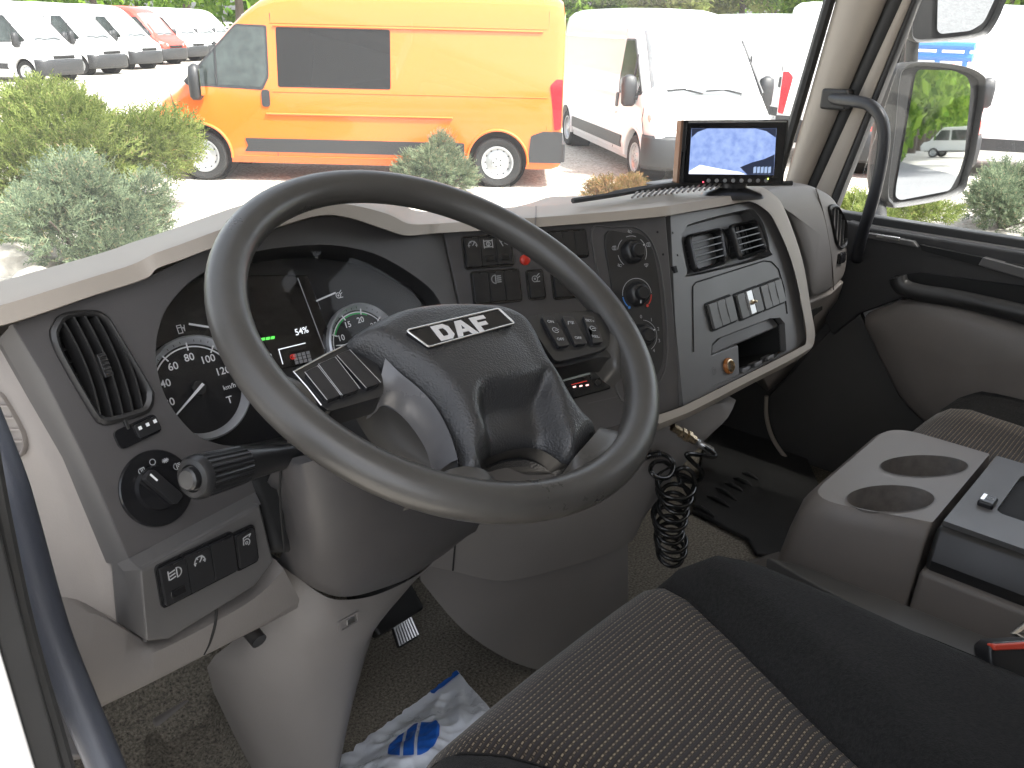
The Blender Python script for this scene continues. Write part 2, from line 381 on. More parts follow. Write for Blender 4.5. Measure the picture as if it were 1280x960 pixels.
# floor: main sheet, toe board, driver mat with raised heel tray, tunnel
b = MB()
b.grid([[Vector((X, y, z)) for X in (-.96, -.6, -.3, 0, .4, .96)] for y, z in ((-.66, FZ), (.6, FZ), (1.02, FZ), (1.12, FZ+.05), (1.22, FZ+.30), (1.2, 1.62))])
b.build('floor_pan', M_CARPET, cab, smooth=60, solid=.02)
b = MB()                                               # driver foot-rest mat with pressed ribs
q0, q1, q2, q3 = HZ(180, 880, FZ+.03), HZ(262, 826, FZ+.03), HZ(365, 980, FZ+.03), HZ(190, 1040, FZ+.03)
def bil(s, t): return (q0*(1-s)+q1*s)*(1-t) + (q3*(1-s)+q2*s)*t
rows = []
for i in range(25):
    t = i/24; rw = []
    for j in range(17):
        s = j/16; p = bil(s, t); h = 0.015*smooth01(.66, .74, s) + .012*(1-smooth01(.12, .2, s))
        h += .014*smooth01(.0, .05, .07-abs(t-.28)) * smooth01(.2, .3, s)*(1-smooth01(.6, .7, s))
        h += .012*(1-smooth01(0, .14, t))
        p.z += h; rw.append(p)
    rows.append(rw)
b.grid(rows); b.build('foot_tray', M_CARPET, cab, smooth=60, solid=.012)
b = MB(); K = [(150, 885), (186, 862), (252, 822), (278, 838), (240, 850), (192, 886)]
b.prism([HZ(*p, FZ+.05) for p in ((160, 878), (266, 820), (276, 848), (194, 906))], (0, 0, -.03)); b.build('kick_plate', M_GREY, cab, bevel=.006)
# engine tunnel between the seats, rear half under the console
b = MB()
sec = [(-.19, FZ), (-.17, 1.30), (-.12, 1.345), (.0, 1.36), (.22, 1.36), (.30, 1.335), (.34, 1.28), (.37, FZ)]
b.grid([[Vector((x, y, z)) for x, z in sec] for y in (-.6, -.2, .2, .40)] + [[Vector((x, .52, FZ+(z-FZ)*.8)) for x, z in sec], [Vector((x, .66, FZ+.02)) for x, z in sec]]); b.build('engine_tunnel', M_TUNNEL, cab, smooth=50, solid=.008)
b = MB()                                               # ribbed rubber floor mat on the passenger side
pm = [HZ(*p, FZ+.034) for p in ((866, 636), (880, 560), (900, 520), (985, 520), (1040, 640), (1010, 700), (945, 690), (935, 672))]
b.prism(pm, (0, 0, -.012)); b.build('rubber_mat', M_RUBBER, cab, bevel=.004)
for k, (p, q) in enumerate([((868, 632), (893, 646)), ((884, 620), (912, 634)), ((895, 610), (921, 626)), ((906, 604), (928, 614)), ((917, 598), (939, 607)), ((928, 591), (948, 600))]):
    b = MB(); a, c = HZ(*p, FZ+.035), HZ(*q, FZ+.035); b.tube([a, a*.7+c*.3+Vector((0, 0, .004)), a*.3+c*.7+Vector((0, 0, .004)), c], [.002, .005, .005, .002], 8); b.build('mat_rib', M_RUBBER, cab)
# seat pedestal strip along the driver seat base is built with the seat

# ---- left door jamb: white painted post, black seals, grab handle in front of the dash end
def jl(p, X): return HX(*p, X)
b = MB(); b.prism([jl(p, -.985) for p in ((-130, 560), (-75, 560), (-30, 690), (0, 802), (47, 960), (62, 1010), (-130, 1010))], (-.06, 0, 0)); b.build('door_jamb', M_BODY, cab, bevel=.004)
b = MB(); b.prism([jl(p, -.972) for p in ((-85, 540), (-4, 640), (30, 775), (72, 930), (92, 1010), (52, 1010), (40, 960), (-8, 802), (-38, 690))], (-.012, 0, 0)); b.build('jamb_lining', M_RUBBER, cab, bevel=.002)
for pts, X, r in (([(-32, 560), (-14, 655), (14, 790), (52, 930), (72, 1000)], -.969, .0042), ([(-14, 560), (4, 655), (34, 790), (74, 930), (94, 1000)], -.968, .0042)):
    b = MB(); b.tube(cr([jl(p, X) for p in pts], 5), r, 10); b.build('door_seal', M_RUBBER, cab)
b = MB(); b.prism([jl(p, -.958) for p in ((60, 900), (70, 905), (112, 1010), (92, 1010))], (-.01, 0, 0)); b.build('sill_cover', M_GREY, cab, bevel=.002)
b = MB()                                               # inner post behind the handle, running up to the screen pillar
b.prism([(-.965, .62, 1.0), (-.965, .80, 1.0), (-.965, .93, 1.75), (-.965, .80, 1.78), (-.965, .60, 1.5)], (-.05, 0, 0)); b.build('door_post', M_DARKER, cab, bevel=.006)
b = MB(); hb = [(-44, 470), (-22, 522), (8, 598), (24, 650), (62, 783), (96, 872), (133, 960), (160, 1030)]
pts = cr([HX(*p, -.905) for p in hb], 5); b.tube(pts, .0125, 16); b.build('grab_handle', mat('handle_vinyl', (.045, .05, .065), .42, voro=(900, .25, .0003), var=(9, .12)), cab)
b = MB(); a = HX(84, 925, -.905); b.tube([a + Vector((.02, .03, .01)), a + Vector((0, .0, -.02))], .012, 10); b.build('handle_foot', M_DARK, cab, bevel=.003)

# ---- right door
door = thing('passenger_door', 'passenger door with black upper trim, armrest pull and grey lower panel', 'door', (.93, .2, 1.1))
DX = .93
b = MB()                                               # door skin
b.prism([(DX+.03, .78, 1.12), (DX+.03, .74, 1.79), (DX+.03, -.62, 1.79), (DX+.03, -.62, 1.12)], (.06, 0, 0)); b.build('door_skin', M_BODY, door)
f = []                                                 # window frame: front post, top rail and rear post
strip_o = strip('window_frame', e_c, e_d, .94, M_BEIGE, z0=1.79, th=.02, mid=.004)
strip_b = strip('window_channel', e_d, e_e, .945, M_RUBBER, z0=1.79, th=.03, mid=.003)
for o_ in (strip_o, strip_b): o_.parent = door; o_.matrix_parent_inverse = Matrix.Translation(-TH[door.name])
b = MB(); b.prism([(.94, .60, 2.56), (.94, .58, 2.64), (.94, -.62, 2.64), (.94, -.62, 2.56)], (.04, 0, 0)); b.build('window_frame', M_RUBBER, door, bevel=.006)
b = MB(); b.prism([(.94, -.5, 1.8), (.94, -.62, 1.8), (.94, -.62, 2.64), (.94, -.5, 2.64)], (.04, 0, 0)); b.build('window_frame', M_RUBBER, door, bevel=.006)
b = MB(); b.prism([(.962, .74, 1.79), (.962, .62, 2.6), (.962, -.55, 2.6), (.962, -.55, 1.79)], (.004, 0, 0)); b.build('window_pane', M_SIDEGLASS, door, smooth=None)
# sill: stepped black and grey strips receding along the glass
for dx, z0, z1, m_ in ((.012, 1.792, 1.812, M_RUBBER), (-.004, 1.778, 1.795, M_STACK), (-.016, 1.757, 1.777, M_DARKER)):
    b = MB(); b.prism([(DX+dx, .76, z0), (DX+dx, .76, z1), (DX+dx, -.6, z1), (DX+dx, -.6, z0)], (.035, 0, 0)); b.build('sill_strip', m_, door, bevel=.004)
# upper black trim with its curved lower lip and the hollow for the pull
def dq(p, d=0.0): return HX(*p, DX-.02-d)
b = MB()
upper = [(1058, 276), (1090, 285), (1280, 316), (1500, 352), (1500, 470), (1280, 400), (1215, 378), (1155, 368), (1128, 373), (1074, 393), (1040, 420), (1030, 400), (1046, 330)]
b.prism([dq(p) for p in upper], (.03, 0, 0)); b.build('upper_trim', mat('door_black_vinyl', (.030, .029, .029), .5, voro=(600, .3, .0005), var=(7, .1)), door, bevel=.006)
b = MB()                                               # top shelf of the door with the long slot
b.prism([dq((1078, 290), .014), dq((1142, 302), .014), dq((1148, 310), .014), dq((1086, 298), .014)], (.02, 0, 0)); b.build('shelf_plate', M_STACK, door, bevel=.002)
b = MB(); pz = plane3(dq((1113, 297), .018), (0, -1, 0), (-1, 0, 0)); b.box(pz, -.03, .022, -.0045, .0045, 0, .006); b.build('lock_button', M_CHROME, door, bevel=.002)
b = MB(); b.prism([dq(p, .012) for p in ((1150, 306), (1280, 333), (1500, 380), (1500, 400), (1235, 326), (1228, 334), (1152, 313))], (.02, 0, 0)); b.build('shelf_slot', M_BLACK, door)
b = MB(); b.prism([dq(p, .02) for p in ((1228, 322), (1290, 338), (1500, 390), (1500, 402), (1285, 351), (1222, 332))], (.02, 0, 0)); b.build('shelf_ledge', M_STACK, door, bevel=.003)
b = MB()                                               # pull handle lying in the hollow
pp = [HX(*p, DX-.045) for p in ((1122, 346), (1128, 358), (1150, 366), (1200, 374), (1280, 392), (1400, 420))]; b.tube(cr(pp, 5), [.016]*26, 12, flat=1.2); b.build('armrest_pull', M_DARKER, door)
b = MB(); b.prism([dq(p, .006) for p in ((1118, 345), (1150, 341), (1280, 358), (1500, 395), (1500, 440), (1280, 392), (1150, 364), (1126, 362))], (.01, 0, 0)); b.build('pull_hollow', M_BLACK, door, bevel=.002)
b = MB()                                               # grey lower panel, swelling into the cab
low = [(1076, 394), (1128, 374), (1156, 370), (1215, 380), (1280, 402), (1420, 440), (1480, 700), (1300, 640), (1200, 560), (1149, 520), (1125, 494), (1100, 444)]
cy = HX(1210, 450, DX-.02); outl = fillet([dq(p) for p in low], .03)
b.grid([[cy + (p-cy)*k + Vector((d, 0, 0)) for p in outl] for k, d in ((1.0, .0), (.97, -.018), (.9, -.03), (.7, -.038), (.35, -.042), (.0, -.044))], True); b.build('lower_panel', M_TUNNEL, door, smooth=60)
b = MB()                                               # dark kick area in front of the seat and the curved pale sill line
b.prism([HX(*p, .925) for p in ((1075, 392), (1040, 410), (985, 470), (955, 500), (962, 545), (1005, 600), (1060, 640), (1300, 760), (1300, 560), (1149, 522), (1125, 496), (1100, 446))], (.02, 0, 0)); b.build('kick_panel', M_KICK, door, bevel=.003)
b = MB(); b.tube(cr([HX(*p, .90) for p in ((958, 495), (958, 520), (966, 548), (985, 575), (1010, 596), (1045, 612))], 6), .0055, 8); b.build('sill_edge', M_BEIGE, door)

# front corners of the cab below the pillars, both sides, and the open driver door outside
for sg, nm in ((1, 'cab_side'), (-1, 'cab_side')):
    b = MB(); b.prism([(sg*.955, .72, .95), (sg*.955, 1.26, .95), (sg*.955, 1.2, 1.62), (sg*.955, .96, 1.86), (sg*.955, .74, 1.80)] if sg > 0 else [(sg*.972, .80, .95), (sg*.972, 1.26, .95), (sg*.972, 1.2, 1.62), (sg*.972, .96, 1.86), (sg*.972, .82, 1.80)], (sg*.05, 0, 0)); b.build(nm, M_KICK, cab, bevel=.004)
b = MB(); b.prism([(-1.0, -.36, 1.0), (-1.0, -.66, 1.0), (-1.0, -.66, 2.7), (-1.0, -.36, 2.7)], (-.04, 0, 0)); b.build('rear_door_post', M_HEAD, cab, bevel=.006)
dd = thing('driver_door', 'open driver door of the truck, swung out beside the cab', 'door', (-1.05, .85, 1.0))
ang = R(78); hx = Vector((-math.sin(ang), math.cos(ang)*.9, 0)); hp0 = Vector((-1.06, .86, 0)); nd = Vector((0, 0, 1)).cross(hx).normalized()
def dp(a, z, n=0.0): return hp0 + hx*a + nd*n + Vector((0, 0, z))
b = MB(); b.prism([dp(0, 1.0), dp(1.12, 1.0), dp(1.16, 1.8), dp(.04, 1.8)], nd*.06); b.build('door_skin', M_BODY, dd, bevel=.01)
b = MB(); b.prism([dp(.02, 1.05, -.003), dp(1.10, 1.05, -.003), dp(1.13, 1.76, -.003), dp(.05, 1.76, -.003)], nd*-.03); b.build('door_card', M_TUNNEL, dd, bevel=.02)
b = MB(); b.prism([dp(.04, 1.8), dp(1.16, 1.8), dp(1.14, 2.6), dp(.28, 2.6)], nd*.05, [[dp(.14, 1.83), dp(1.08, 1.83), dp(1.06, 2.54), dp(.34, 2.54)]]); b.build('window_frame', M_RUBBER, dd)
b = MB(); b.prism([dp(.13, 1.82, .02), dp(1.09, 1.82, .02), dp(1.07, 2.55, .02), dp(.33, 2.55, .02)], nd*.004); b.build('window_pane', M_SIDEGLASS, dd, smooth=None)
# ================================================================== DASHBOARD
d0 = ray(195, 610).normalized()
PA = PL(CAM + d0*.87, 84, 23)
PB = PL(PA.px(560, 335), 118, 23)
PC = PL(PB.px(840, 380), 94, 23)
PE = PL((.80, .70, 1.78), 90, 5)
dash = thing('dashboard', 'charcoal dashboard with beige top pad, air vents, switches and climate knobs', 'dashboard', (-.2, .8, 1.2))
def span(poly, u):
    vs = []
    for (a, b_), (c, d_) in zip(poly, poly[1:]+poly[:1]):
        if (a-u)*(c-u) < 0: vs.append(b_ + (d_-b_)*(u-a)/(c-a))
    return (min(vs), max(vs)) if len(vs) > 1 else None
def vent(pl, poly, n, parent, axis='v', frame_m=M_DARKER, depth=.035, vanes=5, blade=.3, name='air_vent', rimw=.006, thumb=True, curve=0.0, slat_m=None):
    """an air outlet: rounded frame, black duct, a row of slats in front of cross vanes"""
    cu = sum(p[0] for p in poly)/len(poly); cv = sum(p[1] for p in poly)/len(poly)
    o = thing_part = None; b = MB()
    def inset(k, e): return [(cu+(p[0]-cu)*k[0], cv+(p[1]-cv)*k[1]) for p in poly]
    us = [p[0] for p in poly]; vs = [p[1] for p in poly]; wu, wv = max(us)-min(us), max(vs)-min(vs)
    k1 = (1-2*rimw/wu, 1-2*rimw/wv); inn = inset(k1, 0)
    rows = []
    for pp, nn in ((poly, -.004), (poly, .003), (inset(((1+k1[0])/2, (1+k1[1])/2), 0), .0055), (inn, .003), (inn, -.006)): rows.append([pl.W(*p, nn) for p in pp])
    b.grid(rows, True); o = b.build(name, frame_m, parent, smooth=50)
    b = MB(); i2 = inset((k1[0]*.94, k1[1]*.94), 0)
    b.grid([[pl.W(*p, -.006) for p in inn], [pl.W(*p, -depth) for p in i2], [pl.W(cu, cv, -depth) for p in i2]], True); b.build('duct', M_BLACK, o)
    T = (lambda p: p) if axis == 'v' else (lambda p: (p[1], p[0]))
    pi = [T(p) for p in inn]; lo, hi = min(p[0] for p in pi), max(p[0] for p in pi); pitch = (hi-lo)/(n+1)
    for k in range(n):
        u = lo + pitch*(k+1); s = span(pi, u)
        if not s: continue
        b = MB(); hw = pitch*blade*.5; rows = []
        for t in range(9):
            v = lerp(s[0], s[1], t/8); bow = curve*(1-(2*t/8-1)**2)
            rows.append([pl.W(*T((u+bow+du, v)), dn) for du, dn in ((-hw, -.001), (-hw*.5, .003), (hw*.5, .003), (hw, -.001), (hw*.6, -.016), (-hw*.6, -.016))])
        b.grid(rows, True, cap=True); b.build('slat', slat_m or frame_m, o, smooth=40)
    pi2 = [(p[1], p[0]) for p in pi]; lo, hi = min(p[0] for p in pi2), max(p[0] for p in pi2)
    for k in range(vanes):
        v = lerp(lo, hi, (k+1)/(vanes+1)); s = span(pi2, v)
        if not s: continue
        b = MB(); q = [pl.W(*T((s[0], v-.0008)), -.018), pl.W(*T((s[1], v-.0008)), -.018), pl.W(*T((s[1], v+.0008)), -.018), pl.W(*T((s[0], v+.0008)), -.018)]
        b.prism(q, pl.n*-.014); b.build('vane', M_DARKER, o)
    if thumb:
        s = span(pi, (min(p[0] for p in pi)+max(p[0] for p in pi))/2); b = MB(); c = T(((min(p[0] for p in pi)+max(p[0] for p in pi))/2, lerp(s[0], s[1], .5)))
        q = PL.__new__(PL); q.o = pl.W(*c); q.u, q.v, q.n = pl.u, pl.v, pl.n
        sz = (.004, .011) if axis == 'v' else (.011, .004)
        b.box(q, -sz[0], sz[0], -sz[1], sz[1], -.004, .006)
        for j in range(-2, 3):
            if axis == 'v': b.box(q, -sz[0]*.9, sz[0]*.9, j*.004-.0008, j*.004+.0008, .006, .0075)
            else: b.box(q, j*.004-.0008, j*.004+.0008, -sz[1]*.9, sz[1]*.9, .006, .0075)
        b.build('thumb_slide', frame_m, o, bevel=.0006)
    return o
ICONS = {}
def icon(kind, pl, u, v, s, mb):
    S = lambda pts, c=False, w_=.09: stroke(mb, pl, [(u+x*s, v+y*s) for x, y in pts], w_*s, .0, c)
    C = lambda cx, cy, r, a0=0, a1=360, n=14: S([(cx+r*math.cos(R(a0+(a1-a0)*k/n)), cy+r*math.sin(R(a0+(a1-a0)*k/n))) for k in range(n+1)])
    if kind == 'diff':
        S([(-.45, .4), (-.45, -.4)]); S([(.45, .4), (.45, -.4)]); S([(-.45, .3), (.45, .3)]); S([(-.45, -.3), (.45, -.3)]); C(0, 0, .2); S([(0, .3), (0, -.3)])
    elif kind == 'lamp':
        C(-.1, 0, .42, 90, 270); S([(-.1, .42), (-.1, -.42)])
        for k in (-.3, -.1, .1, .3): S([(.05, k), (.45, k)])
    elif kind == 'level':
        C(.15, 0, .36, -90, 90); S([(.15, .36), (.15, -.36)])
        for k in (-.25, 0, .25): S([(.0, k), (-.4, k-.08)])
        S([(-.5, .35), (-.5, -.3)])
    elif kind == 'gauge':
        C(0, -.05, .42, -20, 200); S([(0, -.05), (.22, .22)])
        for a in (0, 60, 120, 180): S([(.3*math.cos(R(a)), -.05+.3*math.sin(R(a))), (.46*math.cos(R(a)), -.05+.46*math.sin(R(a)))])
    elif kind == 'fan':
        C(-.15, -.1, .32); C(-.15, -.1, .08); S([(.1, .2), (.4, .45)]); S([(.2, .0), (.45, .15)]); S([(-.05, -.4), (.4, -.4)])
    elif kind == 'phone':
        C(-.05, -.12, .30, -60, 200); S([(-.33, -.1), (-.3, .35), (.1, .42)]); S([(.1, .42), (.42, .45), (.25, .25)]); C(-.05, -.15, .1)
    elif kind == 'sunray':
        for a in range(0, 180, 36): S([(.45*math.cos(R(a+20)), .3*math.sin(R(a+20))), (-.45*math.cos(R(a+20)), -.3*math.sin(R(a+20)))])
    elif kind == 'ring': C(0, 0, .38)
    elif kind == 'book':
        C(-.1, 0, .36, 90, 270); S([(-.1, .36), (.35, .36), (.35, -.36), (-.1, -.36)]); S([(-.1, .36), (-.1, -.36)]); S([(.1, .3), (.1, -.3)])
    elif kind == 'wiper':
        S([(-.5, -.2), (-.3, .3), (.45, .35), (.1, -.1)]); S([(-.1, .1), (.4, .0)])
    elif kind == 'seat':
        S([(-.3, .45), (-.15, -.1), (.3, -.2)]); C(-.25, .1, .16); S([(.0, .3), (.45, .1)])
    elif kind == 'screen':
        S([(-.4, .2), (.4, .2), (.25, -.2), (-.25, -.2)], True); S([(0, .3), (0, -.4)])
    elif kind == 'tracks':
        S([(-.4, .3), (-.1, -.3)]); S([(.1, .4), (.1, 0), (.4, -.2)]); S([(-.3, .1), (.2, .3)])
    elif kind == 'pump':
        S([(-.35, -.45), (-.35, .4), (.1, .4), (.1, -.45)], True); S([(.1, .0), (.3, .1), (.35, -.3), (.45, .3)]); S([(-.25, .15), (.0, .15)])
    elif kind == 'battery':
        C(0, 0, .38, 30, 330); S([(-.1, .0), (.3, .0)]); S([(.2, .3), (.45, .1)])
def switchbank(pl, x0, y0, x1, y1, n, parent, icons=(), rot=None, body=M_SATIN, bez=M_GLOSS, name='switch', groove=()):
    """a bank of n rockers between two opposite pixel corners, level with the panel"""
    q = pl.at((x0+x1)/2, (y0+y1)/2)
    a = q.uv(x0, y0); c = q.uv(x1, y1); W_ = abs(c[0]-a[0])/2; H_ = abs(c[1]-a[1])/2
    return bank(q, W_, H_, n, parent, icons, body, bez, name, groove)
def bank(q, W_, H_, n, parent, icons=(), body=M_SATIN, bez=M_GLOSS, name='switch', groove=()):
    bezel = slab('switch_bezel', q, rrect(-W_, W_, -H_, H_, .005), .012, bez, parent, n=.0025, bevel=.0012)
    ww = (2*W_-.005)/n
    for k in range(n):
        u0 = -W_+.0025+k*ww; sw = slab(name, q, rrect(u0+.0004, u0+ww-.0004, -H_+.003, H_-.003, .0022 if n == 1 else .0012, 3), .012, body, bezel, n=.006, bevel=.0011)
        if k < len(icons) and icons[k]:
            mb = MB(); ic = icons[k]; icon(ic, q.off(.0063), u0+ww/2, H_*.42, min(ww*.62, H_*.6), mb); o = mb.build('icon', M_GREYPRINT, bezel, smooth=None)
        if k in groove:
            mb = MB(); mb.box(q, u0+ww*.22, u0+ww*.78, -H_*.62, -H_*.28, .005, .0072); mb.build('indicator', M_GLOSS, bezel, bevel=.0008)
    return bezel

# ---- driver fascia with openings for the instruments and the side vent
vent_px = [(66, 405), (73, 395), (86, 390), (110, 388), (124, 390), (135, 398), (144, 412), (186, 482), (191, 498), (188, 511), (178, 519), (136, 531), (125, 529), (115, 520), (72, 446), (62, 418)]
vpoly = [(p.x, p.y) for p in cr([Vector((*p, 0)) for p in PA.uvs(vent_px)], 3, True)]
clu_px = [(245, 347), (222, 368), (205, 392), (196, 425), (197, 462), (207, 495), (225, 523), (250, 546), (290, 558), (345, 556), (420, 536), (490, 502), (540, 455), (560, 412), (548, 374), (525, 350), (480, 322), (440, 310), (400, 306), (340, 311), (290, 323)]
cpoly = [(p.x, p.y) for p in cr([Vector((*p, 0)) for p in PA.uvs(clu_px)], 3, True)]
fas_px = [(15, 405), (56, 391), (187, 345), (251, 315), (300, 297), (352, 283), (400, 270), (440, 272), (507, 292), (552, 290), (571, 376), (584, 440), (560, 520), (470, 590), (319, 617), (161, 698), (124, 611), (101, 562), (56, 472)]
vin = [(p[0]*1.0, p[1]) for p in vpoly]
slab('driver_fascia', PA, PA.uvs(fas_px), .010, M_DARK, dash, holes=[vin, cpoly], bevel=.0025)
b = MB()                                               # bevelled return down the left edge
L0 = [(15, 405), (56, 472), (101, 562), (124, 611), (161, 698)]; L1 = [(0, 428), (49, 514), (86, 562), (105, 600), (129, 656)]
L1b = [PA.px(*p, -.018) for p in ((-2, 424), (40, 497), (84, 572), (107, 622), (146, 706))]
b.grid([[PA.px(*p, -.001) for p in L0], L1b, [p - PA.n*.03 + Vector((0, .01, 0)) for p in L1b]]); b.build('fascia_return', M_STACK, dash, smooth=30)
vent(PA, vpoly, 5, dash, 'v', M_DARKER, vanes=7, blade=.34, curve=.004)
b = MB(); q = PA.at(157, 532); b.box(q, -.0016, .0016, -.004, .006, 0, .004); b.build('vent_lever', M_DARKER, dash, bevel=.0006)
# three-way rocker below the vent
q = PA.at(171, 539.5, 0, 0); wA = (PA.px(197, 527)-PA.px(145, 551)); qq = plane3(q.o, wA, PA.n); hw = wA.length/2
o = slab('headlamp_leveller', qq, rrect(-hw, hw, -.009, .009, .0055), .01, M_GLOSS, dash, n=.003, bevel=.0015)
slab('slide', qq, rrect(-hw*.1, hw*.9, -.0065, .0065, .002), .006, M_SATIN, o, n=.006, bevel=.001)
for k in range(3):
    mb = MB(); mb.box(qq, hw*(.05+k*.36)-.0016, hw*(.05+k*.36)+.0016, .0008, .004, .0064, .0068); mb.build('mark', M_WHITEPRINT, o, smooth=None)
# rotary light switch
q = PA.at(195, 610)
rot = MB(); rr = .0345; rot.lathe(q, [(rr+.001, -.004), (rr+.001, .002), (rr, .0035), (.0215, .0035), (.021, .005), (.020, .008), (.0, .008)], 48); ro = rot.build('light_switch', M_GLOSS, dash, smooth=30)
kb = plane3(q.o, q.u*math.cos(R(-62)) + q.v*math.sin(R(-62)), q.n)
slab('knob_bar', kb, rrect(-.0195, .0195, -.006, .006, .004), .012, M_SATIN, ro, n=.016, bevel=.003)
mb = MB(); mb.box(kb, -.018, -.009, -.0009, .0009, .0161, .0164); mb.build('pointer', M_WHITEPRINT, ro, smooth=None)
for (x, y), ic in (((175, 589), 'book'), ((188, 578), 'ring'), ((204, 576), 'sunray'), ((219, 583), 'lamp'), ((214, 626), 'battery')):
    mb = MB(); uu = q.uv(x, y); icon(ic, q.off(.0040), uu[0], uu[1], .0072, mb); mb.build('icon', M_GREYPRINT, ro, smooth=None)
# ---- switch pod under the light switch
pod_top = [(161, 698), (319, 615), (326, 628), (176, 712)]
PP = PL(PA.px(250, 710, .012), 84, 6)
pod = slab('switch_pod', PP, PP.uvs([(176, 712), (326, 629), (343, 701), (318, 735), (212, 800), (184, 803)]), .05, M_STACK, dash, bevel=.004)
b = MB(); b.grid([[PA.px(161, 698), PA.px(319, 615)], [PP.px(177, 712, -.001), PP.px(326, 630, -.001)]]); b.build('pod_ledge', M_STACK, dash, smooth=30)
b = MB(); b.grid([[PA.px(161, 698), PP.px(176, 712, -.001), PP.px(184, 803, -.002)], [PA.px(146, 704, -.018), PP.px(154, 714, -.02), PP.px(177, 802, -.022)]]); b.build('pod_side', M_STACK, dash, smooth=30)
wv = PP.px(262, 695)-PP.px(215, 722); qq = plane3((PP.px(203, 722)+PP.px(285, 690))/2 - PP.v*.004, PP.px(281, 681)-PP.px(204, 718), PP.n)
bank(qq, .0415, .0215, 3, dash, ('level', 'gauge', None), groove=(0,))
bank(plane3(PP.px(305, 684), PP.px(281, 681)-PP.px(204, 718), PP.n), .0135, .0205, 1, dash, ('phone',))
b = MB(); text
# ---- centre panel B
slab('centre_fascia', PB, PB.uvs([(554, 290), (640, 285), (720, 279), (832, 268), (843, 400), (853, 508), (820, 520), (760, 536), (600, 590), (584, 440), (573, 376)]), .012, M_DARK, dash, bevel=.002)
switchbank(PB, 576, 296, 643, 333, 3, dash, ('gauge', 'diff', 'tracks'), groove=(1, 2))
switchbank(PB, 587, 340, 653, 377, 3, dash, (None, 'lamp', None))
switchbank(PB, 656, 338, 682, 374, 1, dash, ('fan',))
switchbank(PB, 687, 334, 740, 371, 2, dash, ())
switchbank(PB, 683, 289, 736, 322, 3, dash, ())
q = PB.at(656, 325); mb = MB(); mb.lathe(q, [(.0075, 0), (.007, .003), (.005, .0045), (0, .005)], 20); mb.build('hazard_button', M_RED, dash)
# climate recess
rec = [(p.x, p.y) for p in cr([Vector((*p, 0)) for p in PB.uvs([(738, 288), (765, 284), (790, 283), (808, 293), (820, 315), (828, 350), (833, 400), (834, 445), (826, 475), (810, 492), (775, 500), (762, 440), (750, 360)])], 4, True)]
ci = (sum(p[0] for p in rec)/len(rec), sum(p[1] for p in rec)/len(rec))
slab('climate_surround', PB, rec, .004, M_STACK, dash, n=.003, bevel=.0025, holes=[[(ci[0]+(p[0]-ci[0])*.965, ci[1]+(p[1]-ci[1])*.985) for p in rec]])
inn = [(p.x, p.y) for p in cr([Vector((*p, 0)) for p in PB.uvs([(755, 294), (780, 291), (800, 293), (813, 308), (820, 335), (826, 385), (828, 440), (822, 466), (805, 480), (785, 482), (775, 440), (764, 360)])], 4, True)]
clim = slab('climate_panel', PB, inn, .004, M_DARKER, dash, n=.003, bevel=.0015)
for i, ((x, y), r_) in enumerate((((790, 315), .0165), ((796, 368), .0165), ((803, 420), .0165))):
    q = PB.at(x, y, .003); mb = MB(); mb.lathe(q, [(r_+.001, 0), (r_, .006), (r_-.002, .012), (r_-.004, .014), (r_*.62, .0145), (r_*.60, .020), (r_*.5, .0225), (0, .023)], 36); kn = mb.build('climate_knob', M_SATIN, dash, smooth=40)
    mb = MB(); a_ = (30, -105, 30)[i]; c_, s_ = math.cos(R(a_)), math.sin(R(a_)); stroke(mb, q.off(.0148), [(c_*r_*.66, s_*r_*.66), (c_*r_*.84, s_*r_*.84)], .0016); mb.build('pointer', M_WHITEPRINT, kn, smooth=None)
    mb = MB(); qq = q.off(.0006)
    if i == 0:
        for a0 in (-40, 0, 60, 120, 180): mb.arc(qq, .0225, .0233, a0+8, a0+48, 0, .0002, 8)
        mb.build('scale_ring', M_GREYPRINT, clim, smooth=None)
        for a_, ic in ((90, 'seat'), (165, 'book'), (18, 'book'), (220, 'seat'), (-45, 'screen')):
            m2 = MB(); icon(ic, qq, .0285*math.cos(R(a_)), .0285*math.sin(R(a_)), .0075, m2); m2.build('icon', M_GREYPRINT, clim, smooth=None)
    elif i == 1:
        mb.arc(qq, .0225, .0233, 0, 180, 0, .0002, 20); mb.build('scale_ring', M_GREYPRINT, clim, smooth=None)
        for a0, a1, m_, dot in ((185, 222, M_BLUEPRINT, 230), (-42, -5, M_REDPRINT, -50)):
            m2 = MB(); m2.arc(qq, .0220, .0236, a0, a1, 0, .0002, 10); k = qq.W(.0228*math.cos(R(dot)), .0228*math.sin(R(dot))); m2.disc(plane3(k, qq.u, qq.n), .0022, .0003, 12); m2.build('temperature_mark', m_, clim, smooth=None)
    else:
        mb.arc(qq, .0225, .0232, -60, 80, 0, .0002, 20); mb.build('scale_ring', M_GREYPRINT, clim, smooth=None)
        m2 = MB()
        for k, ch in enumerate('01234'): a_ = 88-36*k; text(ch, qq, .0275*math.cos(R(a_)), .0275*math.sin(R(a_)), .007, m2, 0)
        icon('book', qq, .0275*math.cos(R(-88)), .0275*math.sin(R(-88)), .007, m2); m2.build('numerals', M_GREYPRINT, clim, smooth=None)
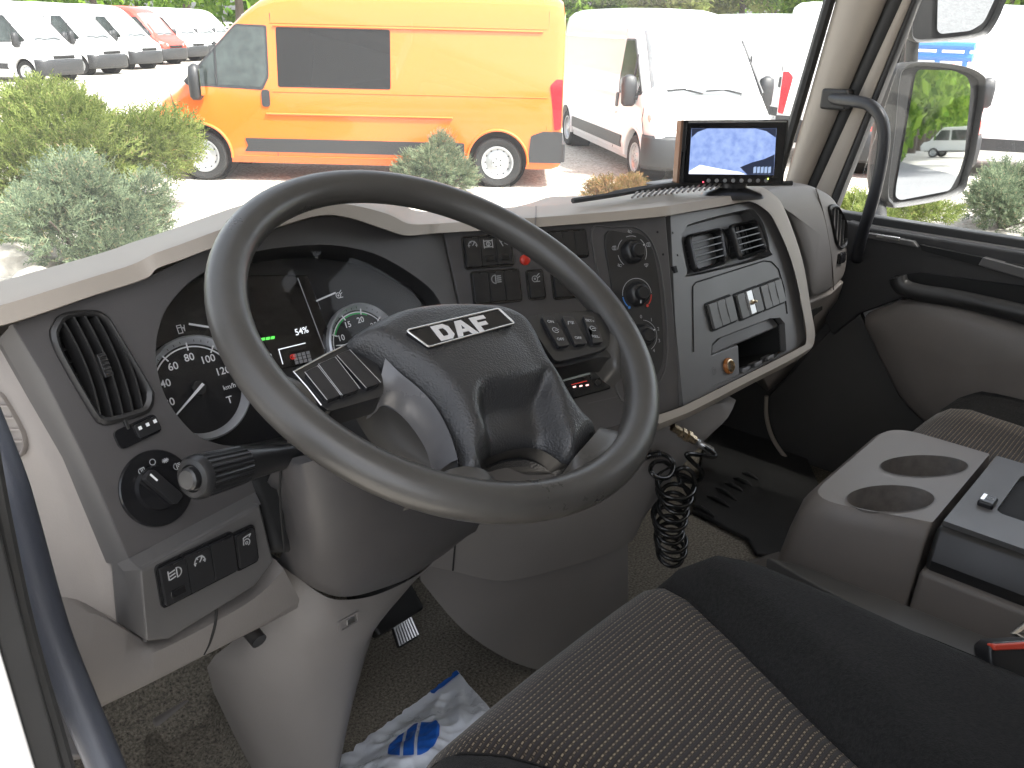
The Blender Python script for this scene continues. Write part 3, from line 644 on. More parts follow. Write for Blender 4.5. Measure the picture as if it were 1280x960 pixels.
# radio
q = PB.at(722, 476); rp = PB.uvs([(640, 488), (752, 446), (757, 484), (660, 520)])
rad = slab('radio', PB, PB.uvs([(646, 474), (757, 448), (762, 486), (668, 512)]), .01, M_GLOSS, dash, n=.006, bevel=.0025)
slab('radio_display', PB, PB.uvs([(664, 474), (733, 457), (736, 468), (668, 486)]), .004, mat('display_glass', (.25, .28, .27), .06), rad, n=.0075, bevel=.0005)
mb = MB(); mb.box(plane3(PB.px(742, 466, .0062), PB.px(757, 448)-PB.px(646, 474), PB.n), -.006, .006, -.009, .009, 0, .002); mb.build('radio_button', M_SATIN, rad, bevel=.001)
for x in (718, 726, 734): 
    mb = MB(); qk = plane3(PB.px(x, 483.5-(x-718)*.13, .0062), PB.px(757, 448)-PB.px(646, 474), PB.n); mb.box(qk, -.0022, .0022, -.001, .001, 0, .0006); mb.build('preset_light', mat('lit_pink', (.5, .2, .2), .5, emit=((1, .55, .5), .5)), rad, smooth=None)
mb = MB(); qk = plane3(PB.px(724, 478.5, .0062), PB.px(757, 448)-PB.px(646, 474), PB.n); mb.box(qk, -.012, .012, -.0004, .0004, 0, .0005); mb.build('display_line', M_REDLIT, rad, smooth=None)
mb = MB(); mb.lathe(PB.at(747, 478, .006), [(.004, 0), (.004, .003), (0, .0032)], 16); mb.build('radio_knob', M_SATIN, rad)
b = MB(); stroke(b, PB.off(.0008), PB.uvs([(735, 504), (771, 496)]), .0012, 0); b.build('panel_line', M_STACK, dash, smooth=None)

# ---- passenger stack C: tall slate panel with vents, blanking switches and a cubby
vrec = PC.uvs([(852, 300), (857, 286), (868, 278), (932, 262), (945, 266), (956, 284), (962, 312), (958, 322), (866, 345), (859, 338)])
vrec = [(p.x, p.y) for p in cr([Vector((*p, 0)) for p in vrec], 4, True)]
cub = PC.uvs([(889, 440), (890, 430), (897, 423), (962, 398), (975, 397), (981, 404), (983, 438), (975, 446), (890, 484)])

slab('stack_panel', PC, PC.uvs([(838, 269), (900, 260), (936, 252), (955, 259), (970, 278), (990, 328), (1003, 390), (1007, 424), (996, 434), (930, 469), (854, 507), (844, 400)]), .012, M_STACK, dash, holes=[vrec, cub], bevel=.002)
b = MB(); cu = (sum(p[0] for p in vrec)/len(vrec), sum(p[1] for p in vrec)/len(vrec))
b.grid([[PC.W(*p, -.008) for p in vrec], [PC.W(cu[0]+(p[0]-cu[0])*.93, cu[1]+(p[1]-cu[1])*.92, -.022) for p in vrec], [PC.W(*cu, -.022) for p in vrec]], True); b.build('vent_recess', M_STACK, dash, smooth=40)
PV = plane3(PC.W(*cu, -.018), PC.u, PC.n)
v1 = [(p.x, p.y) for p in fillet([Vector((*p, 0)) for p in PV.uvs([(857, 294), (899, 285), (906, 330), (867, 342)], .006)], .012)]
v2 = [(p.x, p.y) for p in fillet([Vector((*p, 0)) for p in PV.uvs([(908, 282), (940, 275), (954, 314), (921, 327)], .010)], .010)]
vent(PV.off(.008), v1, 4, dash, 'u', M_SATIN, vanes=6, blade=.28, thumb=False, rimw=.0045)
vent(PV.off(.016), v2, 4, dash, 'u', M_SATIN, vanes=5, blade=.28, thumb=False, rimw=.0045)
b = MB(); b.grid([[PV.px(x, y, h) for x, y, h in ((901, 285, .0), (903, 284, .008), (906, 284, .0))], [PV.px(x, y, h) for x, y, h in ((903, 302, .004), (909, 301, .016), (914, 300, .004))], [PV.px(x, y, h) for x, y, h in ((910, 321, .0), (912, 321, .008), (914, 320, .0))]]); b.build('vent_wheel', M_SATIN, dash, sub=2, solid=.004)
b = MB(); pts = [PC.px(*p, .0006) for p in ((867, 440), (866, 380), (866, 358), (870, 353), (955, 326), (964, 327), (973, 336), (980, 360), (984, 392))]
b.tube(pts, .0011, 6); b.build('panel_seam', M_BLACK, dash)
cdir = PC.px(962, 362)-PC.px(900, 391)
for (x, y, lit) in ((900.5, 391, 0), (934.5, 379, 1), (963, 368, 0)):
    q = plane3(PC.px(x, y), PC.u*.985 + PC.v*.02, PC.n); bz = slab('blanking_switch', q, rrect(-.036, .036, -.0225, .0225, .006), .01, M_BLACK, dash, n=.002, bevel=.001)
    for k in range(3):
        u0 = -.033+.022*k; slab('rocker', q, rrect(u0+.0006, u0+.0214, -.019, .019, .002), .01, M_STACK, bz, n=.0065, bevel=.0018)
        if k < 2: mb = MB(); mb.box(q, u0+.0205, u0+.0235, -.010, .012, .006, .0078); mb.build('ridge', M_STACK, bz, bevel=.0008)
    if lit:
        mb = MB(); mb.box(q, -.007, .008, -.018, .019, .006, .0078); mb.build('metal_plate', M_ALU, bz, bevel=.0005)
        mb = MB(); mb.lathe(plane3(q.W(.001, 0, .0078), q.u, q.n), [(.0038, 0), (.0038, .003), (.002, .0035), (.002, .009), (0, .0095)], 14); mb.build('toggle_pin', M_BRASS, bz)
# cubby: shelf, black bay and the lighter socket plate
b = MB(); b.grid([[PC.W(*p, -.010) for p in cub], [PC.W(*p, -.12) for p in cub], [PC.W(sum(p[0] for p in cub)/9, sum(p[1] for p in cub)/9, -.12) for p in cub]], True); b.build('cubby_bay', M_BLACK, dash)
b = MB(); b.prism([PC.px(*p, -.014) for p in ((889, 445), (890, 431), (898, 423), (963, 398), (975, 398), (975, 408), (923, 430))], PC.n*-.01); b.build('cubby_brow', M_STACK, dash, bevel=.003)
b = MB(); b.prism([PC.px(*p, -.004) for p in ((888, 444), (923, 431), (925, 470), (888, 486))], PC.n*-.012); b.build('socket_plate', M_STACK, dash, bevel=.002)
b = MB(); b.prism([PC.px(925, 462, -.01), PC.px(981, 436, -.01), PC.px(981, 436, -.1), PC.px(925, 462, -.1)], (0, 0, -.01)); b.build('cubby_floor', M_DARKER, dash)
for p0, p1 in (((928, 466), (938, 462)), ((944, 459), (953, 455)), ((960, 451), (968, 447))):
    b = MB(); b.prism([PC.px(p0[0], p0[1]-5, -.006), PC.px(p1[0], p1[1]-5, -.006), PC.px(*p1, -.006), PC.px(*p0, -.006)], PC.n*-.015); b.build('cubby_clip', M_STACK, dash, bevel=.001)
q = PC.at(910, 457.5, -.004)
mb = MB(); mb.lathe(q, [(.0128, 0), (.0128, .003), (.0105, .0055), (.0098, .004)], 28); o = mb.build('lighter_ring', mat('amber_ring', (.30, .11, .03), .25), dash)
mb = MB(); mb.lathe(q, [(.0102, .003), (.0100, .006), (.0085, .0065), (.0078, .003), (.0078, -.02), (0, -.02)], 28); mb.build('lighter_socket', M_BRASS, dash)
mb = MB(); icon('pump', PC.off(-.0034), *PC.uv(895, 463), .012, mb); mb.build('socket_mark', M_DARK, dash, smooth=None)
for x, y in ((871, 273), (876, 300), (850, 330)):
    pass
for pl_, x, y in ((PB, 822, 290), (PB, 829, 318), (PC, 841, 291), (PC, 847, 319)):
    mb = MB(); mb.lathe(pl_.at(x, y, .0004), [(.0018, 0), (.0012, .0004), (0, .0002)], 10); mb.build('screw_hole', M_BLACK, dash)
mb = MB(); mb.box(PC.at(843, 337), -.004, .003, -.005, .005, -.002, .003); mb.build('panel_clip', M_BLACK, dash)

# ---- beige top pad: one swept lip from the left end, over the hood, to the passenger side
ST = [(PA, (-70, 432), (-90, 372), .012), (PA, (-20, 412), (-40, 362), .012), (PA, (15, 403), (0, 352), .012), (PA, (56, 390), (45, 339), .012), (PA, (120, 368), (100, 324), .012), (PA, (168, 353), (140, 312), .012), (PA, (187, 345), (162, 304), .014),
      (PA, (197, 335), (190, 295), .018), (PA, (225, 325), (222, 284), .022), (PA, (251, 315), (250, 274), .026), (PA, (300, 297), (300, 257), .03), (PA, (352, 282), (350, 245), .034), (PA, (400, 269), (400, 237), .034), (PA, (437, 272), (445, 238), .034), (PA, (480, 286), (490, 246), .03),
      (PA, (506, 294), (515, 262), .018), (PA, (530, 293), (545, 265), .014), (PA, (552, 291), (570, 264), .012), (PB, (640, 286), (640, 259), .012), (PB, (669, 284), (670, 258), .012), (PB, (720, 280), (722, 254), .012), (PB, (780, 275), (785, 249), .012), (PB, (830, 270), (833, 243), .012),
      (PC, (848, 267), (850, 241), .012), (PC, (894, 259), (894, 235), .012), (PC, (920, 254), (925, 232), .012), (PC, (938, 251), (946, 231), .012)]
rows = [[] for _ in range(9)]
for pl_, lo, hi, k in ST:
    lo_ = Vector((*lo, 0)); hi_ = Vector((*hi, 0)); g = lambda t, n: pl_.px(*(lo_.lerp(hi_, t))[:2], n)
    far = g(1, -.085)
    fw = Vector((far.x, max(far.y+.04, ws(far.x, 1.86, -.10).y), far.z-.035))
    for i, p in enumerate((g(0, -.03), g(-.02, k-.006), g(.0, k), g(.46, k-.004), g(.54, k-.012), g(.62, k-.030), far, fw, ws(max(-.9, min(.9, far.x)), 1.862, -.012))): rows[i].append(p)
b = MB(); b.grid([cr(r_, 4) for r_ in rows]); b.build('top_pad', M_BEIGE, dash, smooth=28)
b = MB(); 
for (pl_, lo, hi, k) in (ST[19],):
    lo_ = Vector((*lo, 0)); hi_ = Vector((*hi, 0)); g = lambda t, n: pl_.px(*(lo_.lerp(hi_, t))[:2], n)
    b.tube([g(0, k), g(.25, k-.001), g(.46, k-.003), g(.56, k-.014), g(1, -.084)], .0012, 6)
b.build('pad_seam', M_TUNNEL, dash)
# beige edging round the passenger stack and its lower lip
fr = [(920, 254), (938, 252), (954, 260), (968, 276), (990, 328), (1004, 390), (1008, 425), (997, 436), (930, 470), (866, 502), (846, 511), (818, 520)]
fo = [(925, 236), (948, 233), (967, 243), (981, 262), (1003, 325), (1014, 390), (1018, 426), (1001, 447), (934, 483), (870, 517), (848, 527), (818, 540)]
fr = [(*p,) for p in fr]; b = MB(); A_ = cr([PC.px(*p, .004) for p in fr], 5); B_ = cr([PC.px(*p, .012) for p in fr], 5); C_ = cr([PC.px(*p, -.004) for p in fo], 5); D_ = cr([PC.px(*p, -.05) for p in fo], 5)
mid = [(x+y)/2 + PC.n*.008 for x, y in zip(B_, C_)]
b.grid([cr([PC.px(*p, -.02) for p in fr], 5), A_, B_, mid, C_, D_]); b.build('stack_edging', M_BEIGE, dash, smooth=40)
# ---- passenger side of the dash
pe = [(940, 236), (965, 244), (991, 277), (1010, 337), (1013, 377), (1040, 365), (1058, 348), (1062, 320), (1061, 295), (1056, 266), (1042, 243), (1014, 228), (976, 229)]
b = MB(); op = [PE.uv(*p) for p in pe]; op = [(p.x, p.y) for p in fillet([Vector((*p, 0)) for p in op], .05, 4)]
ce = (sum(p[0] for p in op)/len(op), sum(p[1] for p in op)/len(op))
b.grid([[PE.W(ce[0]+(p[0]-ce[0])*k, ce[1]+(p[1]-ce[1])*k, n_) for p in op] for k, n_ in ((1.0, -.24), (1.0, -.03), (.985, -.012), (.95, -.002), (.9, .002), (.5, .006), (.0, .007))], True); b.build('passenger_pad', M_GREY, dash, smooth=60)
b = MB(); b.tube(cr([PE.px(*p, .0055) for p in ((1020, 236), (1028, 262), (1036, 300), (1041, 340), (1042, 362))], 5), .0016, 6); b.build('panel_seam', M_TUNNEL, dash)
ve = [(p.x, p.y) for p in fillet([Vector((*p, 0)) for p in PE.uvs([(1033, 257), (1044, 254), (1056, 276), (1057, 306), (1049, 313), (1043, 306)], .004)], .02)]
vent(PE.off(.006), ve, 4, dash, 'v', M_DARKER, vanes=4, blade=.3, thumb=False, rimw=.008)
mb = MB(); mb.box(PE.at(1051, 322, .006), -.018, .012, -.012, .012, -.004, .008); mb.build('vent_button', M_GLOSS, dash, bevel=.004)
# lower glove panel, tucked under; the shadow there is put into a darker colour
PF = PL(PE.px(1030, 380, -.02), 90, -25)
b = MB(); b.prism([PF.px(*p) for p in ((1004, 385), (1013, 378), (1041, 366), (1056, 352), (1040, 400), (1008, 452), (960, 490), (950, 470))], PF.n*-.1); b.build('glove_panel', M_TUNNEL, dash, bevel=.006)
b = MB(); b.prism([PF.px(*p, .002) for p in ((1014, 388), (1028, 383), (1028, 387), (1018, 395), (1016, 405))], PF.n*-.004); b.build('glove_recess', M_BLACK, dash)  # black plate painting the shade of a small recess
# ---- dash top: demister grille and dark strip along the glass
b = MB(); g0 = [HZ(*p, 1.962) for p in ((716, 251), (760, 246), (810, 240), (850, 235))]; g1 = [HZ(*p, 1.964) for p in ((726, 249), (770, 242), (815, 235), (852, 229))]
b.grid([g0, g1]); b.build('demister_strip', M_RUBBER, dash, solid=.006)
b = MB(); b.tube(cr([HZ(*p, 1.968) for p in ((716, 251), (770, 243), (820, 234), (860, 231), (990, 229))], 4), .004, 6); b.build('demister_edge', M_RUBBER, dash)
for k in range(16):
    b = MB(); x = 790+k*7; b.tube([HZ(x, 247-k*.75, 1.968), HZ(x+7, 240-k*.75, 1.970)], .0018, 5); b.build('demister_slot', M_TUNNEL, dash)

# ---- lower dash: beige knee bolster, end cap with the side outlet, centre covers
PK = PL(PA.px(178, 801, -.02), 84, -4)
b = MB()
top_ = [PK.px(*p, n_) for p, n_ in (((60, 765), -.02), ((120, 768), -.004), ((172, 797), .0), ((200, 798), .0), ((262, 765), .0), ((318, 735), .0), ((345, 700), 0))]
mid_ = [PK.px(*p, .012) for p in ((70, 810), (115, 822), (163, 828), (195, 815), (255, 785), (318, 748), (355, 712))]
bot_ = [PK.px(*p, .0) for p in ((72, 905), (100, 896), (122, 886), (180, 858), (255, 820), (330, 782), (372, 760))]
bk = [p + Vector((0, .10, .01)) for p in bot_]
b.grid([cr([p - PK.n*.03 for p in top_], 5), cr(top_, 5), cr(mid_, 5), cr([(m*.35+t*.65) + PK.n*.01 for m, t in zip(mid_, bot_)], 5), cr(bot_, 5), cr(bk, 5)]); b.build('knee_bolster', M_GREY, dash, smooth=60)
b = MB(); b.tube(cr([PK.px(*p, .013) for p in ((271, 757), (269, 780), (262, 803), (254, 818))], 4), .0016, 6); b.build('panel_seam', M_BLACK, dash)
PX_ = PL(PA.px(101, 575, -.02), 133, 8)
b = MB()
r0 = [PX_.px(*p, 0) for p in ((-2, 424), (40, 497), (84, 572), (107, 622), (146, 706), (154, 720), (174, 800))]
r1 = [PX_.px(*p, .006) for p in ((-40, 440), (10, 510), (55, 590), (80, 640), (112, 715), (120, 738), (128, 772))]
r2 = [PX_.px(*p, -.004) for p in ((-110, 470), (-60, 540), (-10, 620), (15, 680), (45, 735), (52, 750), (60, 770))]
r3 = [p + Vector((-.02, .06, 0)) for p in r2]
b.grid([cr(r_, 4) for r_ in (r0, [(x+y)/2 + PX_.n*.004 for x, y in zip(r0, r1)], r1, r2, r3)]); b.build('dash_end_cap', M_CAP, dash, smooth=60)
b = MB(); b.tube(cr([PX_.px(*p, .007) for p in ((82, 762), (105, 762), (130, 768), (152, 782), (170, 800))], 4), .0011, 6); b.build('panel_seam', M_TUNNEL, dash)
so = [(p.x, p.y) for p in cr([Vector((*p, 0)) for p in PX_.uvs([(-14, 488), (2, 490), (12, 502), (28, 530), (35, 548), (34, 562), (28, 570), (20, 566), (4, 545), (-16, 510)], .006)], 3, True)]
vent(PX_.off(.006), so, 4, dash, 'u', M_CAP, vanes=0, blade=.3, thumb=False, rimw=.004, name='side_outlet')
# centre lower cover in two tiers
PQ = PL((-.1, .69, 1.5), 108, -3)
def tier(name, top, bot, n0, n1, m_, back=.16, bulge=.012):
    bb = MB(); T_ = cr([PQ.px(*p, n0) for p in top], 5); B_ = cr([PQ.px(*p, n1) for p in bot], 5)
    rws = [[p - PQ.n*back for p in T_], T_] + [[t.lerp(q_, k) + PQ.n*bulge*math.sin(k*math.pi) for t, q_ in zip(T_, B_)] for k in (.2, .4, .6, .8, .93)] + [B_, [q_ - PQ.n*back for q_ in B_]]
    bb.grid(rws); return bb.build(name, m_, dash, smooth=60)
tier('centre_cover', [(560, 560), (600, 560), (680, 545), (760, 530), (818, 520), (850, 515), (920, 500)], [(530, 706), (566, 714), (628, 726), (692, 713), (782, 682), (810, 640), (880, 545)], .01, .012, M_GREY)
tier('engine_cover', [(522, 700), (570, 712), (628, 720), (692, 708), (776, 680), (784, 683)], [(526, 726), (582, 790), (648, 830), (702, 836), (778, 800), (785, 796)], -.012, -.006, M_GREY, bulge=.0)
b = MB(); b.tube([PQ.px(572, 652, .020), PQ.px(568, 690, .022), PQ.px(566, 713, .014)], .0012, 6); b.build('panel_seam', M_BLACK, dash)
b = MB(); b.prism([PQ.px(818, 520, .011), PQ.px(853, 508, .011), PQ.px(866, 502, .011), PQ.px(866, 560, .0), PQ.px(812, 600, .005)], PQ.n*-.03); b.build('cover_corner', M_GREY, dash, bevel=.005)
# ================================================================== INSTRUMENT CLUSTER
clu = thing('instrument_cluster', 'black instrument cluster with speedometer, rev counter and centre display behind steering wheel', 'instrument cluster', PA.px(350, 460, -.06))
cc = (sum(p[0] for p in cpoly)/len(cpoly), sum(p[1] for p in cpoly)/len(cpoly))
PD = plane3(PA.W(*cc, -.05), (math.sin(R(93)), math.cos(R(93)), 0), PL((0, 0, 0), 93, 26).n)
b = MB()
def shr(k): return [(cc[0]+(p[0]-cc[0])*k, cc[1]+(p[1]-cc[1])*k) for p in cpoly]
def onD(p3, n=0.0):                                    # drop a point of the opening straight back onto the dial plate
    t = (PD.o + PD.n*n - p3).dot(PD.n)/PA.n.dot(PD.n); return p3 + PA.n*t
b.grid([[PA.W(*p, -.0015) for p in shr(.999)], [PA.W(*p, -.012) for p in shr(.985)], [PA.W(*p, -.020) for p in shr(.972)], [onD(PA.W(*p, -.02)) for p in shr(.95)]], True); b.build('shroud', M_DARKER, clu, smooth=50)
b = MB(); b.add([onD(PA.W(*p, 0), -.0005) for p in shr(.97)], [tuple(range(len(cpoly)))]); b.build('dial_plate', mat('dial_black', (.012, .012, .013), .35), clu, smooth=None)
def dial(x, y, rad, marks, needle, a_of, name, green=None, unit=None, majors=None):
    q = PD.at(x, y, .001)
    mb = MB(); mb.lathe(q, [(rad*1.0, 0), (rad, .010), (rad*.965, .012), (rad*.86, .004), (rad*.85, .003)], 64); ro = mb.build(name, mat('dial_bezel_silver', (.62, .63, .64), .30, .6), clu, smooth=40)
    mb = MB(); mb.disc(q, rad*.86, .0025, 48); mb.build('dial_face', mat('dial_face_black', (.010, .010, .011), .4), ro, smooth=None)
    mb = MB(); mb.arc(q, rad*.79, rad*.815, a_of(majors[-1]), a_of(majors[0]), .0026, .0030, 48); mb.build('scale_ring', M_WHITEPRINT, ro, smooth=None)
    for k, v_ in enumerate(majors):
        a_ = R(a_of(v_)); mb = MB(); stroke(mb, q.off(.0036), [(rad*.74*math.cos(a_), rad*.74*math.sin(a_)), (rad*.90*math.cos(a_), rad*.90*math.sin(a_))], .0016, .002); mb.build('tick', M_WHITEPRINT, ro, smooth=None)
        if k < len(majors)-1:
            for j in (1, 2, 3):
                a2 = R(lerp(a_of(v_), a_of(majors[k+1]), j/4)); mb = MB(); stroke(mb, q.off(.0055), [(rad*.88*math.cos(a2), rad*.88*math.sin(a2)), (rad*.94*math.cos(a2), rad*.94*math.sin(a2))], .0007, .003); mb.build('tick', M_DARKER, ro, smooth=None)
    for v_, lab in marks:
        a_ = R(a_of(v_)); mb = MB(); text(lab, q, rad*.60*math.cos(a_), rad*.60*math.sin(a_), rad*.20, mb, .0032, bold=.012); mb.build('numeral', M_WHITEPRINT, ro, smooth=None)
    if green: mb = MB(); mb.arc(q, rad*.75, rad*.785, a_of(green[1]), a_of(green[0]), .0026, .0031, 24); mb.build('green_band', mat('green_print', (.03, .42, .1), .5), ro, smooth=None)
    a_ = R(needle); mb = MB(); d = Vector((math.cos(a_), math.sin(a_), 0)); k = Vector((-d.y, d.x, 0))
    pts = [d*rad*.80+k*.0005, d*rad*.80-k*.0005, -d*rad*.10-k*.0016, -d*rad*.10+k*.0016]; mb.prism([q.W(p.x, p.y, .009) for p in pts], q.n*-.0015); mb.build('needle', M_WHITEPRINT, ro)
    mb = MB(); mb.lathe(q, [(.008, .0027), (.0075, .0075), (0, .008)], 20); mb.build('needle_hub', M_DARKER, ro)
    if unit:
        for tx, uu, vv, s_ in unit: mb = MB(); text(tx, q, rad*uu, rad*vv, rad*s_, mb, .0032, bold=.008); mb.build('lettering', M_WHITEPRINT, ro, smooth=None)
    return ro
dial(246, 486, .0560, [(v_, str(v_)) for v_ in (20, 40, 60, 80, 100, 120)], 212, lambda v_: 225-(v_)*1.72, 'speedometer', unit=[('km/h', .60, -.13, .13), ('T', .52, -.38, .2)], majors=[0, 20, 40, 60, 80, 100, 120])
dial(452, 431, .0500, [(v_, str(v_)) for v_ in (5, 10, 15, 20, 25)], 170, lambda v_: 228-(v_)*7.6, 'rev_counter', green=(10, 22), majors=[0, 5, 10, 15, 20, 25, 30])
# centre display between the dials
disp = slab('display', PD, PD.uvs([(306, 345), (383, 345), (413, 425), (400, 452), (310, 470)]), .004, mat('display_black', (.006, .006, .007), .12), clu, n=.004, bevel=.001)
mb = MB(); stroke(mb, PD.off(.0048), PD.uvs([(372, 348), (405, 436)], .004), .0011, 0); mb.build('divider', M_GREYPRINT, disp, smooth=None)
for k in range(4):
    mb = MB(); x = 320+k*6; mb.add([PD.px(*p, .0048) for p in ((x, 427-k*.9), (x+5, 426.2-k*.9), (x+5.6, 422.6-k*.9), (x+.6, 423.4-k*.9))], [(0, 1, 2, 3)]); mb.build('level_bar', M_GREENLIT, disp, smooth=None)
mb = MB(); text('54%', plane3(PD.px(377, 414, .0048), PD.u, PD.n), 0, 0, .0105, mb, 0, bold=.01); mb.build('level_reading', M_WHITELIT, disp, smooth=None)
mb = MB(); stroke(mb, PD.off(.0049), PD.uvs([(353, 455), (348, 437), (381, 429)], .004), .0011, 0); stroke(mb, PD.off(.0049), PD.uvs([(330, 446), (338, 443), (342, 457)], .004), .0011, 0); mb.build('display_frame', M_WHITELIT, disp, smooth=None)
mb = MB(); icon('book', plane3(PD.px(366, 446, .0049), PD.u, PD.n), 0, 0, .007, mb); icon('ring', plane3(PD.px(334, 453, .0049), PD.u, PD.n), 0, 0, .007, mb); mb.build('warning_icon', M_REDLIT, disp, smooth=None)
mb = MB()
for i in range(4):
    for j in range(3): mb.add([PD.px(366+i*5.4+j*1.2+dx, 443+j*4.4-i*1.2+dy, .0048) for dx, dy in ((0, 0), (4.4, -1), (5.4, 2.8), (1, 3.8))], [(0, 1, 2, 3)])
mb.build('segment_grid', mat('segment_grey', (.25, .25, .25), .5), disp, smooth=None)
for x, y, ic, ax in ((226, 411, 'pump', (245, 404)), (424, 368, 'fan', (418, 371))):
    mb = MB(); icon(ic, plane3(PD.px(x, y, .0015), PD.u, PD.n), 0, 0, .010, mb); mb.build('gauge_icon', M_WHITEPRINT, clu, smooth=None)
mb = MB(); stroke(mb, PD.off(.006), PD.uvs([(237, 405), (262, 409)], .006), .0022, 0); mb.build('fuel_needle', M_WHITEPRINT, clu, smooth=None)
mb = MB(); stroke(mb, PD.off(.006), PD.uvs([(396, 376), (419, 366)], .006), .002, 0); mb.build('temperature_needle', M_WHITEPRINT, clu, smooth=None)
mb = MB(); mb.add([PD.px(*p, .0016) for p in ((382, 358), (389, 357.5), (401, 386), (395, 392))], [(0, 1, 2, 3)]); mb.build('temperature_scale', M_GREYPRINT, clu, smooth=None)
b = MB(); mid2 = shr(.96); b.add([PA.W(*p, -.016) for p in mid2], [tuple(range(len(mid2)))]); b.build('lens', M_LENS, clu, smooth=None)

# ================================================================== STEERING COLUMN
PW = PL((-.515, .563, 1.932), 90.3, 60)               # wheel plane fitted to the rim
colm = thing('steering_column', 'dark steering column shroud with grey lower casing reaching the floor', 'steering column', (-.52, .78, 1.15))
def ring3(c, ux, uy, rx, ry, n=28, e=2.6):
    out = []
    for k in range(n):
        a = 2*math.pi*k/n; cx, sy = math.cos(a), math.sin(a)
        out.append(c + ux*rx*math.copysign(abs(cx)**(2/e), cx) + uy*ry*math.copysign(abs(sy)**(2/e), sy))
    return out
ux = Vector((1, 0, 0)); ax = PW.n; uy = ax.cross(ux)
b = MB(); c0 = PW.W(0, 0, -.055)
b.grid([ring3(c0 + ax*.0, ux, uy, .045, .045), ring3(c0 - ax*.02, ux, uy, .055, .055), ring3(c0 - ax*.05, ux, uy, .068, .07), ring3(c0 - ax*.09, ux, uy, .074, .078)], True, cap=True); b.build('column_neck', M_DARKER, colm, smooth=60)
# dark shroud wrapping the upper column, traced in the plane just under the wheel
PS = PL((-.55, .66, 1.66), 92, -6)
sh_top = [(346, 612), (360, 590), (400, 575), (470, 580), (540, 602), (580, 622), (600, 640)]
sh_bot = [(346, 702), (372, 722), (400, 739), (430, 746), (470, 738), (522, 716), (566, 672)]
b = MB(); T_ = cr([PS.px(*p, n_) for p, n_ in zip(sh_top, (-.03, .015, .04, .05, .04, .02, -.02))], 5); B_ = cr([PS.px(*p, n_) for p, n_ in zip(sh_bot, (-.04, -.01, .01, .02, .012, -.005, -.03))], 5)
b.grid([[p - PS.n*.02 - Vector((0, 0, .004)) for p in T_], T_] + [[t.lerp(q_, k) + PS.n*(.018*math.sin(k*math.pi)) for t, q_ in zip(T_, B_)] for k in (.25, .5, .75, .9)] + [B_, [q_ - PS.n*.06 for q_ in B_]]); b.build('column_shroud', M_DARK, colm, smooth=60)
b = MB(); b.tube(cr([PS.px(*p, .004) for p in ((352, 575), (350, 610), (352, 650), (356, 690))], 4), .0013, 6); b.build('shroud_seam', M_BLACK, colm)
# upper boot, between the shroud and the fascia
b = MB(); b.prism([PA.px(*p, .004) for p in ((300, 558), (345, 552), (420, 540), (500, 520), (520, 620), (400, 690), (345, 690), (330, 640), (318, 612))], PA.n*-.05); b.build('column_gaiter', M_BLACK, colm, bevel=.01)
# grey casing down to the floor
PG = PL((-.52, .72, 1.45), 92, 0)
def gl(pts, ns): return cr([PG.px(*p, n_) for p, n_ in zip(pts, ns)], 5)
g = [gl([(335, 690), (352, 706), (400, 742), (430, 750), (475, 742), (526, 716), (550, 690)], (-.05, -.02, .012, .02, .016, -.008, -.04)),
     gl([(322, 745), (345, 758), (395, 785), (432, 795), (470, 785), (524, 724), (552, 694)], (-.06, -.02, .014, .024, .016, -.012, -.05)),
     gl([(312, 790), (335, 790), (385, 805), (425, 812), (452, 804), (466, 770), (480, 740)], (-.06, -.03, .005, .012, .006, -.03, -.08)),
     gl([(262, 822), (300, 835), (370, 850), (420, 855), (446, 850), (452, 835), (456, 825)], (-.09, -.05, -.012, .0, -.005, -.04, -.09)),
     gl([(250, 840), (310, 900), (370, 930), (410, 940), (428, 930), (434, 900), (440, 880)], (-.14, -.08, -.035, -.02, -.025, -.06, -.11)),
     gl([(330, 990), (350, 1000), (390, 1010), (405, 1010), (415, 1000), (424, 960), (430, 930)], (-.14, -.1, -.07, -.05, -.05, -.08, -.12))]
b = MB(); b.grid(g); b.build('lower_casing', M_GREY, colm, sub=1, smooth=180)
q = PG.at(436, 777, .022); qq = plane3(q.o, PG.px(450, 767)-PG.px(422, 783), PG.n)
o = slab('latch_pocket', qq, rrect(-.0155, .0155, -.0085, .0085, .003), .006, M_GREY, colm, n=.002, bevel=.001, holes=[rrect(-.012, .012, -.006, .006, .002)])
mb = MB(); mb.box(qq, -.012, .012, -.006, .006, -.004, -.002); mb.build('pocket_floor', M_BLACK, colm)
mb = MB(); mb.box(qq, -.003, .009, -.0045, .004, -.002, .001); mb.build('latch', M_ALU, colm, bevel=.001)
q = PK.at(316, 792, -.02); b = MB(); b.tube([q.o + Vector((0, .05, .01)), q.o, q.o + Vector((.0, -.012, -.004))], .009, 12); b.build('column_bolt', M_DARKER, colm)
